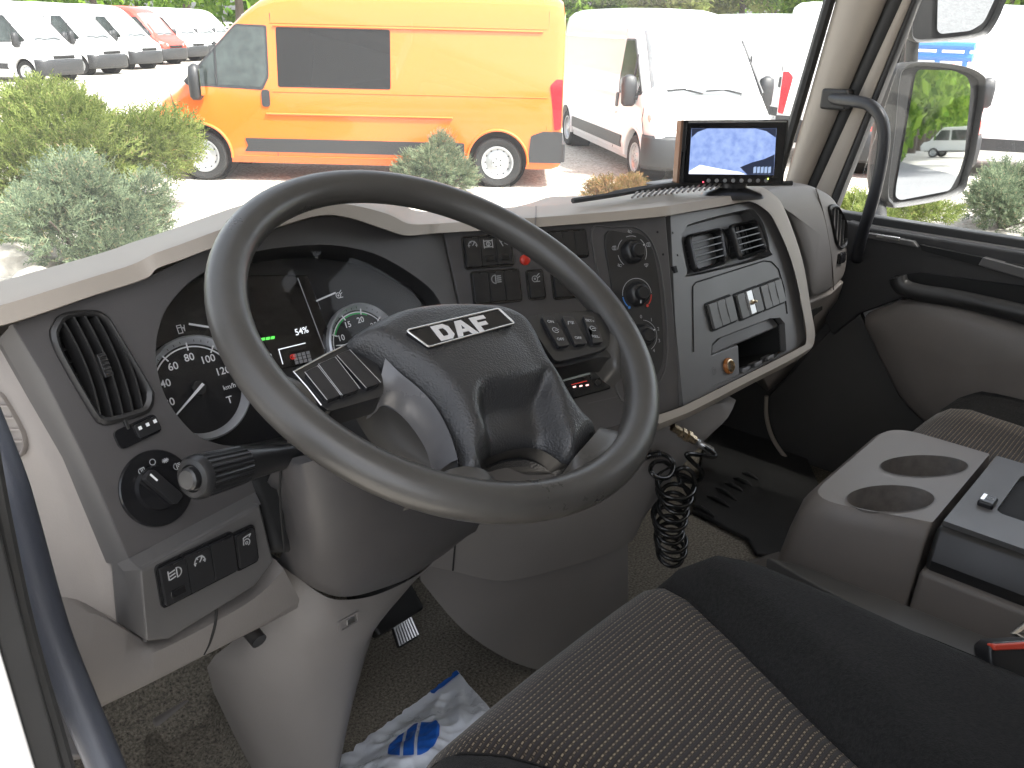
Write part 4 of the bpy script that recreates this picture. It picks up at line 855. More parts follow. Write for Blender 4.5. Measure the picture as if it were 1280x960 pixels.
# indicator stalk
st = [PW.px(*p, n_) for p, n_ in (((470, 545), -.060), ((400, 566), -.060), ((348, 573), -.058))]
st = [HY(430, 560, .66), HY(395, 565, .655), HY(345, 573, .645), HY(305, 580, .635), HY(300, 581, .634)]
stalk = MB(); stalk.tube(st, [.012, .011, .0125, .0165, .0165], 20); so_ = stalk.build('indicator_stalk', M_SATIN, colm)
e0, e1 = HY(301, 581, .634), HY(240, 598, .618); d = (e1-e0); L_ = d.length; d.normalize(); qs = plane3(e0, d.cross(Vector((0, 0, 1))), d)
mb = MB(); prof = []; rows = []
for h, r_, rib in ((0, .0165, 0), (.001, .0175, 1), (L_*.86, .0195, 1), (L_*.88, .0195, 0), (L_*.94, .019, 0), (L_, .0165, 0), (L_+.001, .012, 0), (L_-.001, .0105, 0), (L_-.001, .0, 0)):
    rows.append([qs.W((r_ - (.0013 if rib and k % 4 < 2 else 0))*math.cos(2*math.pi*k/96), (r_ - (.0013 if rib and k % 4 < 2 else 0))*math.sin(2*math.pi*k/96), h) for k in range(96)])
mb.grid(rows, True); mb.build('stalk_grip', M_SATIN, so_, smooth=30)
mb = MB(); mb.lathe(plane3(e1, qs.u, qs.n), [(.0098, -.002), (.0098, .005), (.008, .0068), (0, .007)], 28); mb.build('horn_button', M_SATIN, so_)
tow = (CAM - (st[2]+st[3])/2).normalized()
qi = plane3((st[2]+st[3])/2 + tow*.0155, st[2]-st[3], tow)
for (x, y), ic in (((299, 568), 'lamp'), ((308, 566), 'lamp'), ((307, 576), 'ring'), ((313, 586), 'wiper')):
    m2 = MB(); uu = qi.uv(x, y); icon(ic, qi.off(.0012), uu[0], uu[1], .0062, m2); m2.build('icon', M_GREYPRINT, so_, smooth=None)

# ================================================================== STEERING WHEEL
whl = thing('steering_wheel', 'worn dark grey four-spoke truck steering wheel with thumb switches', 'steering wheel', PW.o)
RW, TW = .208, .0178
b = MB(); b.tube([PW.W(RW*math.cos(2*math.pi*k/96), RW*math.sin(2*math.pi*k/96)) for k in range(96)], TW, 20, closed=True, upv=PW.n, flat=.97); b.build('rim', M_RIM, whl, smooth=180, weld=True)
def wl(pts, n=0.0): return [PW.uv(*p, n) for p in pts]
# grained centre pad with the hollow below the badge
pad_px = [(437, 424), (455, 406), (491, 388), (525, 381), (557, 378.5), (592, 379), (622, 382), (649, 393), (664, 405), (675, 421), (684, 440), (692, 455), (714, 486), (734, 508), (755, 528), (738, 549), (721, 567), (701, 555), (681, 546), (655, 547), (630, 554), (612, 563), (612, 575), (620, 588), (601, 586), (583, 582), (578, 565), (570, 544), (558, 522), (544, 501), (523, 480), (501, 462), (468, 440)]
padc = Vector((*PW.uv(590, 450, .02), 0)); pu = [Vector((*p, 0)) for p in wl(pad_px, .014)]; pu = cr(pu, 3, True)
hol = [Vector((*p, 0)) for p in wl([(612, 572), (604, 548), (595, 532), (588, 512), (592, 496), (606, 490), (630, 488), (655, 481), (672, 473), (684, 482), (692, 503), (703, 530), (716, 560)], .01)]
hol = cr(hol, 3); holp = hol + [hol[-1] + Vector((.0, -.06, 0)), hol[0] + Vector((0, -.06, 0))]
def sdist(p, L_, closed):
    best = 9
    for a, c in zip(L_, L_[1:] + (L_[:1] if closed else [])):
        d = c-a; t = max(0, min(1, (p-a).dot(d)/max(1e-12, d.length_squared))); best = min(best, (p-(a+d*t)).length)
    return best
def inside(p, L_):
    r_ = False
    for a, c in zip(L_, L_[1:]+L_[:1]):
        if (a.y > p.y) != (c.y > p.y) and p.x < (c.x-a.x)*(p.y-a.y)/(c.y-a.y)+a.x: r_ = not r_
    return r_
dvec = Vector((*PW.uv(690, 450), 0)) - Vector((*PW.uv(590, 478), 0)); dvec.normalize(); dn = Vector((-dvec.y, dvec.x, 0)); cre = Vector((*PW.uv(630, 488, .01), 0))
def padh(p):
    e = sdist(p, pu, True); h = .006 + .022*(1-(1-min(1, e/.022))**2.2)
    s_ = (p-cre).dot(dn); h -= .010*smooth01(.0, -.06, s_)
    h += .004*(1-min(1, (p-padc).length/.06)**2)
    d = sdist(p, hol, False)
    h -= .026*smooth01(-.004, .020, d if inside(p, holp) else -d)
    return h
step = .0042; us = [p.x for p in pu]; vs_ = [p.y for p in pu]; gp = []
for i in range(int((max(us)-min(us))/step)+1):
    for k in range(int((max(vs_)-min(vs_))/step)+1):
        p = Vector((min(us)+i*step+(step/2 if k % 2 else 0), min(vs_)+k*step, 0))
        if inside(p, pu) and sdist(p, pu, True) > step*.55: gp.append(p)
allp = pu + gp; n0 = len(pu)
res = geometry.delaunay_2d_cdt([Vector((p.x*100, p.y*100)) for p in allp], [(i, (i+1) % n0) for i in range(n0)], [], 1, 1e-5)
b = MB(); base_ = [PW.W(v_.x/100, v_.y/100, padh(Vector((v_.x/100, v_.y/100, 0)))) for v_ in res[0]]
b.add(base_, [tuple(f) for f in res[2]])
b.grid([[PW.W(p.x, p.y, padh(p)) for p in pu], [PW.W(p.x, p.y, -.02) for p in pu]], True)
b.build('centre_pad', M_PAD, whl, smooth=60, weld=True)
# rear casing of the hub
b = MB(); hc = PW.W(padc.x-.01, padc.y+.005, 0)
b.grid([[PW.W(padc.x+(p.x-padc.x)*k, padc.y+(p.y-padc.y)*k, n_) for p in pu] for k, n_ in ((.985, -.004), (.97, -.02), (.8, -.045), (.55, -.06), (.02, -.06))], True); b.build('hub_casing', M_DARKER, whl, smooth=60)
# spoke covers (satin) either side of the pad
def plate(name, px, n, th, m_, bev=.004, par=None, crown=.0, r=.006):
    uv_ = [Vector((*p, 0)) for p in wl(px, n)]; uv_ = fillet(uv_, r, 4) if r else uv_
    bb = MB(); c = sum(uv_, Vector())/len(uv_)
    if crown:
        bb.grid([[PW.W(c.x+(p.x-c.x)*k, c.y+(p.y-c.y)*k, n+h) for p in uv_] for k, h in ((1.0, -th), (1.0, -.003), (.985, .0), (.95, crown*.35), (.8, crown*.8), (.4, crown), (.02, crown))], True)
        return bb.build(name, m_, par or whl, smooth=60)
    bb.prism([PW.W(p.x, p.y, n) for p in uv_], PW.n*-th); return bb.build(name, m_, par or whl, bevel=bev, seg=3)
sat = mat('satin_spoke_plastic', (.10, .10, .106), .27, var=(10, .1))
b = MB()
So = [(479, 446), (497, 470), (520, 490), (541, 512), (556, 538), (566, 562), (572, 584)]
Si = [(468, 500), (487, 500), (505, 512), (521, 530), (534, 550), (541, 567), (547, 590)]
O_ = cr([PW.px(*p, .004) for p in So], 5); I_ = cr([PW.px(*p, -.012) for p in Si], 5)
b.grid([[p - PW.n*.03 for p in O_], O_, [o.lerp(i, .25) + PW.n*.012 for o, i in zip(O_, I_)], [o.lerp(i, .6) + PW.n*.010 for o, i in zip(O_, I_)], I_, [p - PW.n*.025 for p in I_]]); b.build('spoke_cover', sat, whl, smooth=60)
b = MB(); Sq = [(420, 518), (452, 512), (478, 508), (497, 516), (514, 533), (528, 553), (537, 572), (542, 592)]; Sr = [(425, 528), (455, 530), (470, 545), (490, 565), (510, 580), (528, 592)]
b.grid([cr([PW.px(*p, -.02) for p in Sq[2:]], 5), cr([PW.px(*p, -.045) for p in ((440, 515), (452, 536), (466, 556), (482, 572), (500, 584), (520, 594))], 5)]); b.build('spoke_back', mat('brown_black_plastic', (.035, .033, .03), .6), whl, solid=.006)
# left and right switch pods
lp = plate('thumb_switch_pod', [(366, 466), (449, 423), (462, 432), (478, 470), (480, 488), (476, 496), (412, 514), (402, 508)], .004, .022, M_SATIN, bev=.005, r=.008)
b = MB(); b.tube([PW.px(*p, .0045) for p in ((402, 507), (384, 484), (367, 465), (408, 443), (449, 423))], .0009, 6); b.build('pod_edging', M_CHROME, lp)
for q4 in ([(381, 465), (397, 457), (426, 494), (409, 500)], [(398, 455), (419, 446), (450, 486), (428, 494)], [(421, 444), (437, 437), (476, 478), (458, 485)]):
    o = plate('thumb_button', q4, .009, .006, mat('thumb_button_black', (.022, .022, .024), .25), bev=.0012, par=lp, r=.003)
    mb = MB(); mb.tube([PW.px(*p, .0088) for p in (q4[3], q4[0], q4[1], q4[2])], .00035, 6); mb.build('button_edging', M_ALU, lp)
plate('spoke_arm', [(650, 396), (690, 391), (745, 387), (772, 390), (783, 425), (780, 447), (750, 446), (705, 458), (690, 460)], -.003, .024, M_SATIN, bev=.006, r=.008)
rp_ = plate('thumb_switch_pod', [(657, 398), (676, 393), (745, 390), (757, 398), (763, 418), (761, 432), (750, 439), (706, 450), (694, 452), (680, 432)], .002, .026, M_SATIN, bev=.005, r=.008)
for q4, t1, t2 in (([(677, 395), (692, 396), (713, 431), (698, 433)], 'ON', 'OFF'), ([(703, 395), (717, 396), (734, 429), (719, 431)], '', 'OFF'), ([(729, 394), (742, 396), (754, 427), (741, 429)], 'SET+', 'RES-')):
    o = plate('thumb_button', q4, .006, .006, MATS['thumb_button_black'], bev=.0012, par=rp_, r=.003)
    b = MB(); mid_t = ((q4[0][0]+q4[1][0])/2, (q4[0][1]+q4[1][1])/2); mid_b = ((q4[2][0]+q4[3][0])/2, (q4[2][1]+q4[3][1])/2)
    for tx, k in ((t1, .18), (t2, .78)):
        if tx: text(tx, plane3(PW.px(lerp(mid_t[0], mid_b[0], k), lerp(mid_t[1], mid_b[1], k), .0064), PW.px(q4[1][0], q4[1][1])-PW.px(q4[0][0], q4[0][1]), PW.n), 0, 0, .0052, b, 0, bold=.01)
    icon('wiper' if not t1 else 'battery', plane3(PW.px(lerp(mid_t[0], mid_b[0], .47 if t1 else .25), lerp(mid_t[1], mid_b[1], .47 if t1 else .25), .0064), PW.px(q4[1][0], q4[1][1])-PW.px(q4[0][0], q4[0][1]), PW.n), 0, 0, .009, b)
    b.build('button_print', M_GREYPRINT, rp_, smooth=None)
# rim roots: the skin flares into each spoke
def root(rows_px, ns, name='spoke_root'):
    bb = MB(); rws = [cr([PW.px(*p, n_) for p in r_], 6) for r_, n_ in zip(rows_px, ns)]
    cols = [cr([r_[i] for r_ in rws], 5) for i in range(len(rws[0]))]
    top = [list(c_) for c_ in zip(*cols)]; m_ = len(top[0])-1
    for r_ in top:                                     # crown across the flare so it reads as a moulded root
        for i in range(len(r_)): r_[i] = r_[i] - PW.n*.012*(abs(2*i/m_-1)**3)
    bot = [[p - PW.n*.022 for p in r_] for r_ in top]
    bb.grid([b_ + list(reversed(t_)) for t_, b_ in zip(top, bot)], True, cap=True); return bb.build(name, M_RIM, whl, smooth=70)
root([[(364, 464), (384, 487), (404, 509)], [(352, 458), (370, 487), (398, 519)], [(334, 450), (352, 485), (384, 520)], [(320, 447), (338, 482), (372, 520)]], (.0055, .006, .009, .004))
root([[(754, 393), (762, 414), (757, 434)], [(754, 390), (766, 416), (764, 440)], [(753, 386), (771, 419), (774, 450)], [(750, 382), (777, 424), (786, 458)]], (.002, .003, .005, .002))
root([[(756, 526), (739, 548), (720, 568)], [(764, 527), (748, 552), (721, 575)], [(776, 529), (760, 560), (725, 586)], [(793, 532), (776, 570), (738, 602)]], (.013, .012, .010, .002))
root([[(548, 588), (583, 583), (622, 588)], [(542, 595), (584, 593), (630, 596)], [(532, 600), (585, 604), (644, 606)], [(520, 608), (587, 622), (655, 624)]], (.008, .009, .010, .002))
# badge
bd = wl([(512, 416), (634, 391), (641, 405), (527, 434)], .031)
qb = plane3(PW.px(577, 411.5, .0305), PW.px(636, 397)-PW.px(518, 424), PW.n)
PWb = qb
bw = (PW.px(638, 397, .03)-PW.px(518, 424, .03)).length/2; bh = .0125
bq = [(-bw*.98, bh*.85), (bw*.95, bh*1.0), (bw*1.02, -bh*.7), (-bw*.82, -bh*1.0)]
bo = slab('badge', qb, bq, .006, M_GLOSS, whl, n=.0015, r=.003, bevel=.0008)
mb = MB(); mb.tube([qb.W(p.x, p.y, .002) for p in fillet([Vector((*p, 0)) for p in bq], .003)], .0010, 8, closed=True); mb.build('badge_edge', M_CHROME, bo)
def letter(polys, u, s, hole=None):
    m3 = MB(); m3.prism([qb.W(u+x*s, (y-.5)*s, .0021) for x, y in polys], qb.n*-.0005, [[qb.W(u+x*s, (y-.5)*s, .0021) for x, y in hole]] if hole else ()); m3.build('badge_letter', mat('badge_silver', (.78, .78, .8), .3, .4), bo, smooth=None)
s = .0158; 
letter([(0, 0), (.75, 0), (1.0, .22), (1.0, .78), (.75, 1), (0, 1)], -.031, s*1.15, [(.32, .25), (.32, .75), (.62, .75), (.70, .62), (.70, .38), (.62, .25)])
letter([(-.1, 0), (.22, 0), (.36, .22), (.74, .22), (.84, 0), (1.2, 0), (.78, 1), (.34, 1)], -.0095, s*1.15, [(.46, .42), (.68, .42), (.58, .72)])
letter([(0, 0), (.34, 0), (.34, .36), (.86, .36), (.86, .60), (.34, .60), (.34, .76), (1.0, .76), (1.0, 1), (0, 1)], .0142, s*1.15)
mb = MB(); mb.box(qb, -.012, .012, -.0112, -.0098, .0016, .0021); mb.build('badge_underline', MATS['badge_silver'], bo, smooth=None)
# ================================================================== SEATS
def uvmesh(o, fn):
    me = o.data; l = me.uv_layers.new(name='UVMap')
    for lp in me.loops: l.data[lp.index].uv = fn(me.vertices[lp.vertex_index].co)
def seat(name, label, cx, yf, zt, group=None, hbf=.19, hbr=.118, taper=0.0, trim=True):
    s = thing(name, label, 'seat', (cx, yf-.3, FZ), group)
    YS = [yf+.03, yf+.024, yf+.012, yf-.006, yf-.03, yf-.07] + [yf-.07-.43*k/16 for k in range(1, 17)]
    def hb(y): t = (yf-y)/.33; return lerp(hbf, hbr, max(0, min(1.2, t)))
    def hwid(y):
        t = (yf-y); return .295 - .075*max(0, (.16-t)/.19)**2
    def zz(x, y):
        t = yf+.03-y; z = zt + .006*math.cos(x*8)
        z -= .085*max(0, 1-t/.10)**2.2
        a = abs(x); k = hb(y)
        z += .030*smooth01(k, k+.055, a)*smooth01(0, .12, t)
        z -= .010*math.exp(-((a-k)/.012)**2)           # stitched valley at the panel edge
        e = hwid(y); z -= .10*max(0, (a-(e-.07))/.07)**2.4
        z -= .012*(1-min(1, a/.2))*smooth01(.1, .3, t)
        return z + .0015*noise.noise(Vector((x*14, y*14, cx*7)))
    pan, bol = MB(), MB()
    pr = []
    for y in YS: pr.append([Vector((cx + hb(y)*(2*i/20-1), y, zz(hb(y)*(2*i/20-1), y))) for i in range(21)])
    pr.insert(0, [p + Vector((0, -.004, -.09)) for p in pr[0]])
    pan.grid(pr); po = pan.build('cushion_panel', M_FABRIC, s, smooth=180)
    Lc = {}
    acc = 0; ref = [r_[10] for r_ in pr]; ac = [0]
    for a, c in zip(ref, ref[1:]): ac.append(ac[-1]+(c-a).length)
    me = po.data; lay = me.uv_layers.new(name='UVMap')
    idx = {}
    vi = 0
    for ri, r_ in enumerate(pr):
        for p in r_: idx[vi] = (p.x-cx, ac[ri]); vi += 1
    kd = {}
    for v in me.vertices: kd[v.index] = v.co
    for lp in me.loops: lay.data[lp.index].uv = idx[lp.vertex_index]
    for sg in (-1, 1):
        bol = MB(); rows = []
        for y in YS:
            k, e = hb(y), hwid(y); row = []
            for i in range(13):
                x = lerp(k, e, i/12); row.append(Vector((cx+sg*x, y, zz(sg*x, y))))
            row.append(row[-1] + Vector((0, 0, -.11))); rows.append(row)
        rows.insert(0, [p + Vector((0, -.004, -.09)) for p in rows[0]])
        bol.grid(rows); bol.build('bolster', M_FELT, s, smooth=180)
        rows2 = [r_[0] for r_ in rows]; st_ = MB(); st_.tube([p + Vector((0, 0, .0005)) for p in rows2[1:]], .0022, 6); st_.build('piping', M_FELT, s)
        sm = MB(); sm.tube([r_[10] + Vector((0, 0, .0003)) for r_ in rows[3:]], .0009, 5); sm.build('seam', M_BLACK, s)
    b = MB(); y0, y1 = yf-.02, yf-.5
    b.grid([[Vector((cx+x, y, z)) for x, y in ((-.25, y1), (-.25, y0-.02), (-.22, y0), (.22, y0), (.25, y0-.02), (.25, y1))] for z in (zt-.06, zt-.13, zt-.16)], True, cap=True); b.build('cushion_pan', M_DARKER, s)
    b = MB(); b.grid([[Vector((cx+x*k, y, z)) for x, y in ((-.18, y1+.02), (-.18, y0-.12), (.18, y0-.12), (.18, y1+.02))] for z, k in ((zt-.15, .95), (FZ+.06, 1.0), (FZ, 1.12))], True, cap=True); b.build('pedestal', M_DARKER, s, bevel=.01)
    # backrest, behind the picture
    b = MB(); rows = []
    for z, yb, th, hw in ((zt-.02, yf-.52, .07, .20), (zt+.05, yf-.53, .09, .24), (zt+.25, yf-.57, .10, .25), (zt+.5, yf-.64, .09, .235), (zt+.62, yf-.67, .07, .2), (zt+.68, yf-.68, .03, .12)):
        rows.append(ring3(Vector((cx, yb, z)), Vector((1, 0, 0)), Vector((0, 1, 0)), hw, th, 28, 3))
    b.grid(rows, True, cap=True); b.build('backrest', M_FELT, s, smooth=60)
    return s
ds = seat('driver_seat', 'driver seat with dotted woven cushion and black side bolsters under the steering wheel', -.455, .462, 1.585, hbr=.05)
ps = seat('passenger_seat', 'passenger seat with woven cushion beside the far door, behind the cup holders', .66, .43, 1.475, hbf=.17, hbr=.13)
b = MB(); tq = [HZ(*p, 1.45) for p in ((958, 696), (1005, 707), (1110, 747), (1255, 804), (1330, 850), (1300, 880), (1150, 800), (1000, 720))]
b.prism(tq, (0, 0, -.02)); b.build('side_trim', mat('trim_grey', (.10, .098, .095), .4), ds, bevel=.003)
bk = plane3(HZ(1275, 838, 1.60), (math.sin(R(130)), math.cos(R(130)), 0), PL((0, 0, 0), 130, 30).n)
b = MB(); b.prism([bk.px(*p) for p in ((1237, 810), (1245, 803), (1300, 800), (1330, 880), (1300, 910), (1262, 880), (1240, 835))], bk.n*-.028); b.build('belt_buckle', M_SATIN, ds, bevel=.005)
b = MB(); b.prism([bk.px(*p, .003) for p in ((1242, 806), (1300, 802), (1300, 811), (1244, 814))], bk.n*-.012); b.build('buckle_button', mat('buckle_red', (.62, .07, .04), .35), ds, bevel=.002)
b = MB(); b.tube([HZ(1268, 792, 1.53), HZ(1285, 780, 1.54), HZ(1300, 790, 1.53), HZ(1285, 805, 1.52)], .006, 8, closed=True); b.build('belt_ring', M_CHROME, ds)

# ================================================================== CENTRE CONSOLE
con = thing('centre_console', 'brown grey centre console with two round cup holders between the seats', 'console', (.28, .2, 1.33))
CZ = 1.55
def cring(x0, x1, yfr, yre, z, n=7, rf=.1, xr=None):
    pts = [Vector((x0+.05 if xr is None else xr, yre, z)), Vector((x0, yfr, z)), Vector((x1, yfr, z)), Vector((x1, yre, z))]
    return fillet(pts, [.005, rf, rf, .005], n)
b = MB()
b.grid([cring(.03, .485, .466, .245, 1.325, rf=.10, xr=.076), cring(.041, .474, .453, .245, 1.40, rf=.10, xr=.092), cring(.051, .463, .441, .245, 1.47, rf=.09, xr=.108), cring(.061, .453, .428, .245, 1.525, rf=.08, xr=.122), cring(.070, .445, .416, .245, 1.545, rf=.07, xr=.131), cring(.078, .436, .408, .245, 1.5515, rf=.06, xr=.140)], True)
b.build('console_body', M_TUNNEL, con, smooth=60)
cups = [HZ(1112, 624, CZ+.002), HZ(1153, 582, CZ+.002)]; cr_ = .040
def oval(x, y, rx, ry, k=1.0, dz=0.0): return [HZ(x+rx*k*math.cos(2*math.pi*j/40), y+ry*k*math.sin(2*math.pi*j/40), CZ+.002) + Vector((0, 0, dz)) for j in range(40)]
OV = [(1113, 624, 55, 17), (1155, 583, 55, 13.5)]
top = cring(.078, .436, .408, .245, 1.5515, rf=.06, xr=.140)
b = MB(); b.prism(top, (0, 0, -.004), [oval(*o_) for o_ in OV]); b.build('console_top', M_TUNNEL, con, smooth=40)
for o_ in OV:
    b = MB(); b.grid([oval(*o_, k, dz) for k, dz in ((1.03, .0008), (1.0, .001), (.975, -.004), (.93, -.035), (.85, -.042), (.02, -.042))], True); b.build('cup_holder', mat('dusty_cup_plastic', (.13, .118, .108), .5, var=(26, .35)), con, smooth=50)
# rear half: dark box with a grey lid plate and recessed latch tray
b = MB(); b.grid([[Vector((x, y, z)) for x, y in ((x0, -.3), (x0, .242), (.46, .242), (.46, -.3))] for z, x0 in ((1.33, .078), (1.40, .092), (1.487, .112))], True, cap=True); b.build('console_base', M_TUNNEL, con, bevel=.01)
b = MB(); b.grid([[Vector((x, y, z)) for x, y in ((x0, -.3), (x0, .238), (x1, .238), (x1, -.3))] for z, x0, x1 in ((1.48, .122, .45), (1.505, .116, .45), (1.535, .13, .44), (1.55, .14, .43))], True, cap=True); b.build('console_box', M_DARKER, con, bevel=.008)
lid = [(.145, .233), (.425, .233), (.425, -.3), (.145, -.3)]
tp = [(p.x, p.y) for p in (HZ(1212, 612, 1.556), HZ(1226, 601, 1.556), HZ(1400, 595, 1.556), HZ(1400, 700, 1.556), HZ(1258, 678, 1.556), HZ(1238, 664, 1.556), HZ(1242, 652, 1.556), HZ(1213, 632, 1.556))]
tp = [(.225, .185), (.38, .185), (.395, .16), (.395, -.28), (.20, -.28), (.20, .10), (.225, .12)]
b = MB(); b.prism([Vector((x, y, 1.557)) for x, y in lid], (0, 0, -.008), [[Vector((p.x, p.y, 1.557)) for p in fillet([Vector((x, y, 0)) for x, y in tp], .015)]]); b.build('lid_plate', M_STACK, con, bevel=.002)
b = MB(); b.prism([Vector((x, y, 1.5505)) for x, y in tp], (0, 0, -.0004)); b.build('latch_tray', M_BLACK, con, smooth=None)
b = MB(); c = HZ(1234, 628, 1.56); q = plane3(c, (1, .0, 0), (0, 0, 1)); b.box(q, -.014, .018, -.011, .011, -.006, .006); o = b.build('lid_latch', M_SATIN, con, bevel=.004)
b = MB(); b.box(q, -.008, .013, .004, .009, .006, .0066); b.build('latch_edge', M_CHROME, con, smooth=None)
b = MB(); icon('ring', q.off(.0064), .003, -.002, .011, b); icon('tracks', q.off(.0064), .003, -.002, .006, b); b.build('latch_mark', M_GREYPRINT, con, smooth=None)

# ================================================================== REVERSING MONITOR
PM = PL((.20, .668, 2.02), 134, 6)
mon = thing('reversing_monitor', 'black camera monitor on the dash top showing a pale blue picture', 'monitor', (.21, .68, 1.955))
Q = lambda pts, n=0.0: PM.uvs(pts, n)
body = Q([(855, 150), (986, 149.5), (979, 231), (849, 229)])
mb_ = slab('monitor_case', PM, body, .030, M_SATIN, mon, r=.004, bevel=.0025)
b = MB(); b.prism([PM.W(*p, -.002) for p in Q([(852, 150), (858, 150), (852, 229), (846, 229)])], PM.n*-.026); b.build('case_side', mat('brown_side_band', (.16, .085, .05), .4), mon, bevel=.001)
slab('monitor_bezel', PM, Q([(858, 152), (983, 151), (976, 230), (853, 228)]), .004, M_GLOSS, mon, n=.003, r=.005, bevel=.0012)
b = MB(); b.tube([PM.W(p.x, p.y, .0035) for p in fillet([Vector((*p, 0)) for p in Q([(860, 153), (982, 152)])][:2], 0)], .0012, 6); b.build('bezel_highlight', M_ALU, mon)
def screen_mat():
    m = bpy.data.materials.new('camera_picture'); m.use_nodes = True; t = m.node_tree; N, L = t.nodes, t.links; bs = N['Principled BSDF']
    tc = N.new('ShaderNodeTexCoord'); nz = N.new('ShaderNodeTexNoise'); nz.inputs['Scale'].default_value = 95; nz.inputs['Detail'].default_value = 8
    L.new(tc.outputs['Object'], nz.inputs['Vector']); rp = N.new('ShaderNodeValToRGB'); rp.color_ramp.elements[0].position = .3; rp.color_ramp.elements[0].color = (.15, .22, .46, 1); rp.color_ramp.elements[1].position = .72; rp.color_ramp.elements[1].color = (.27, .36, .60, 1)
    L.new(nz.outputs[0], rp.inputs[0]); L.new(rp.outputs[0], bs.inputs['Emission Color']); bs.inputs['Emission Strength'].default_value = .42; bs.inputs['Base Color'].default_value = (.02, .02, .03, 1); bs.inputs['Roughness'].default_value = .12
    return m
scr = slab('screen', PM, Q([(864.5, 160.5), (970.6, 160.5), (967, 218.6), (861, 217.5)], .0035), .001, screen_mat(), mon, n=.0038, bevel=0)
def shp(name, pts, m_, n): mb2 = MB(); mb2.prism([PM.px(*p, n) for p in pts], PM.n*-.0002); return mb2.build(name, m_, scr, smooth=None)
EM = lambda nm, c, e: mat(nm, (.02, .02, .02), .3, emit=(c, e))
shp('picture_white', [(861.5, 214), (875, 206), (900, 211), (925, 215), (932, 218), (861, 217.4)], EM('picture_white', (.9, .93, 1), .4), .0042)
shp('picture_dark', [(925, 209), (940, 203), (955, 199), (968.3, 193), (967, 218.5), (934, 218.2)], EM('picture_dark', (.02, .03, .07), .2), .0044)
shp('picture_dark', [(864.6, 160.6), (884, 160.6), (872, 165), (864.3, 172)], EM('picture_dark', (.02, .03, .07), .2), .0043)
shp('picture_dark', [(945, 160.6), (970.5, 160.6), (969.8, 172), (958, 164)], EM('picture_dark', (.02, .03, .07), .2), .0043)
for k in range(5):
    shp('picture_grid', [(942+k*4.6, 209), (945.5+k*4.6, 208), (945+k*4.6, 216), (941.6+k*4.6, 216.6)], EM('picture_grid', (.45, .6, .9), .22), .0046)
for k in range(8):
    q = PM.at(885.5+k*10.3, 225.7, .003); b = MB(); b.lathe(q, [(.0032, 0), (.003, .0018), (0, .0022)], 14); b.build('monitor_button', mat('button_grey', (.2, .2, .2), .45), mon)
for x, y, m_ in ((879, 227.5, M_REDLIT), (960, 223.5, M_GREENLIT)):
    b = MB(); b.lathe(PM.at(x, y, .003), [(.0011, 0), (.0009, .0008), (0, .001)], 10); b.build('status_light', mat('led_red', (.5, .02, .02), .4, emit=((1, .05, .08), 2.0)) if m_ is M_REDLIT else mat('led_green', (.2, .5, .02), .4, emit=((.6, 1, .1), 2.0)), mon)
b = MB(); b.grid([ring3(PM.px(917, 231, -.014) + Vector((0, 0, z)), PM.u, Vector((PM.u.y, -PM.u.x, 0)), rx, ry, 20) for z, rx, ry in ((.02, .02, .008), (-.004, .022, .010), (-.012, .045, .03), (-.018, .05, .035))], True, cap=True); b.build('monitor_stand', M_SATIN, mon)

# ================================================================== COILED AIR HOSE
hose = thing('air_hose', 'black coiled air hose hanging from a brass fitting under the dash', 'air hose', (.06, .6, 1.3))
PH = PL((.075, .585, 1.5), 105, 0)
M_HOSE = mat('glossy_black_hose', (.012, .012, .012), .18)
def hp(x, y, n=0.0): return PH.px(x, y, n)
f0, f1, f2, f3 = hp(846, 537, -.01), hp(857, 545), hp(868, 553, .005), hp(892, 566, .014)
d = (f3-f1).normalized(); qf = plane3(f0, Vector((0, 0, 1)), d); L_ = (f2-f0).length
b = MB(); b.lathe(qf, [(.0065, -.01), (.0065, .008), (.0085, .009), (.0085, .017), (.0065, .018), (.0065, .021), (.0095, .022), (.0095, .030), (.007, .031), (.007, L_+.004), (0, L_+.004)], 6); b.build('brass_fitting', M_BRASS, hose, smooth=20)
b = MB(); b.lathe(qf, [(.0052, L_), (.0052, L_+.012), (0, L_+.013)], 14); b.build('ferrule', M_ALU, hose)
b = MB(); n_ = 150; g0 = qf.W(0, 0, L_+.010); g1 = f3; ln = (g1-g0).length
b.tube([qf.W(.0052*math.cos(k*.62), .0052*math.sin(k*.62), L_+.010+ln*k/n_) for k in range(n_)], .0011, 5); b.build('spring_guard', M_ALU, hose)
path = [qf.W(0, 0, L_+.008), f3, hp(891, 571, .02), hp(870, 568, .03), hp(858, 568, .03), hp(866, 578, .02), hp(878, 590, .01), hp(874, 600, .0), hp(860, 602, -.01), hp(848, 596, .0), hp(846, 588, .02), hp(856, 585, .03), hp(866, 592, .03), hp(868, 605, .02), hp(862, 620, .0)]
wire = cr(path, 8)
turns = 10; N_ = turns*22
for k in range(N_):
    t = k/N_; a = 2*math.pi*turns*t + 1.0; cx, cy = lerp(843, 835, t) + 3*math.sin(t*9), lerp(600, 697, t**.95)
    r = .0265*(1+.10*math.sin(t*17)) - .004*t; c = hp(cx, cy, .0)
    wire.append(c + PH.u*r*math.cos(a)*(1+.12*math.sin(k*.09)) - Vector((PH.u.y, -PH.u.x, 0))*r*math.sin(a) + Vector((0, 0, .010*math.sin(a+.6) )))
b = MB(); b.tube(wire, .0037, 8); b.build('coil', M_HOSE, hose, smooth=180)
w2 = cr([hp(800, 572, -.02), hp(812, 569, -.005), hp(826, 567, .0), hp(838, 573, .01), hp(842, 583, .02), hp(836, 596, .03), hp(822, 597, .03), hp(813, 588, .02), hp(818, 578, .0), hp(832, 578, -.02), hp(846, 592, -.01), hp(850, 606, .01)], 8)
b = MB(); b.tube(w2, .0037, 8); b.build('hose_tail', M_HOSE, hose, smooth=180)
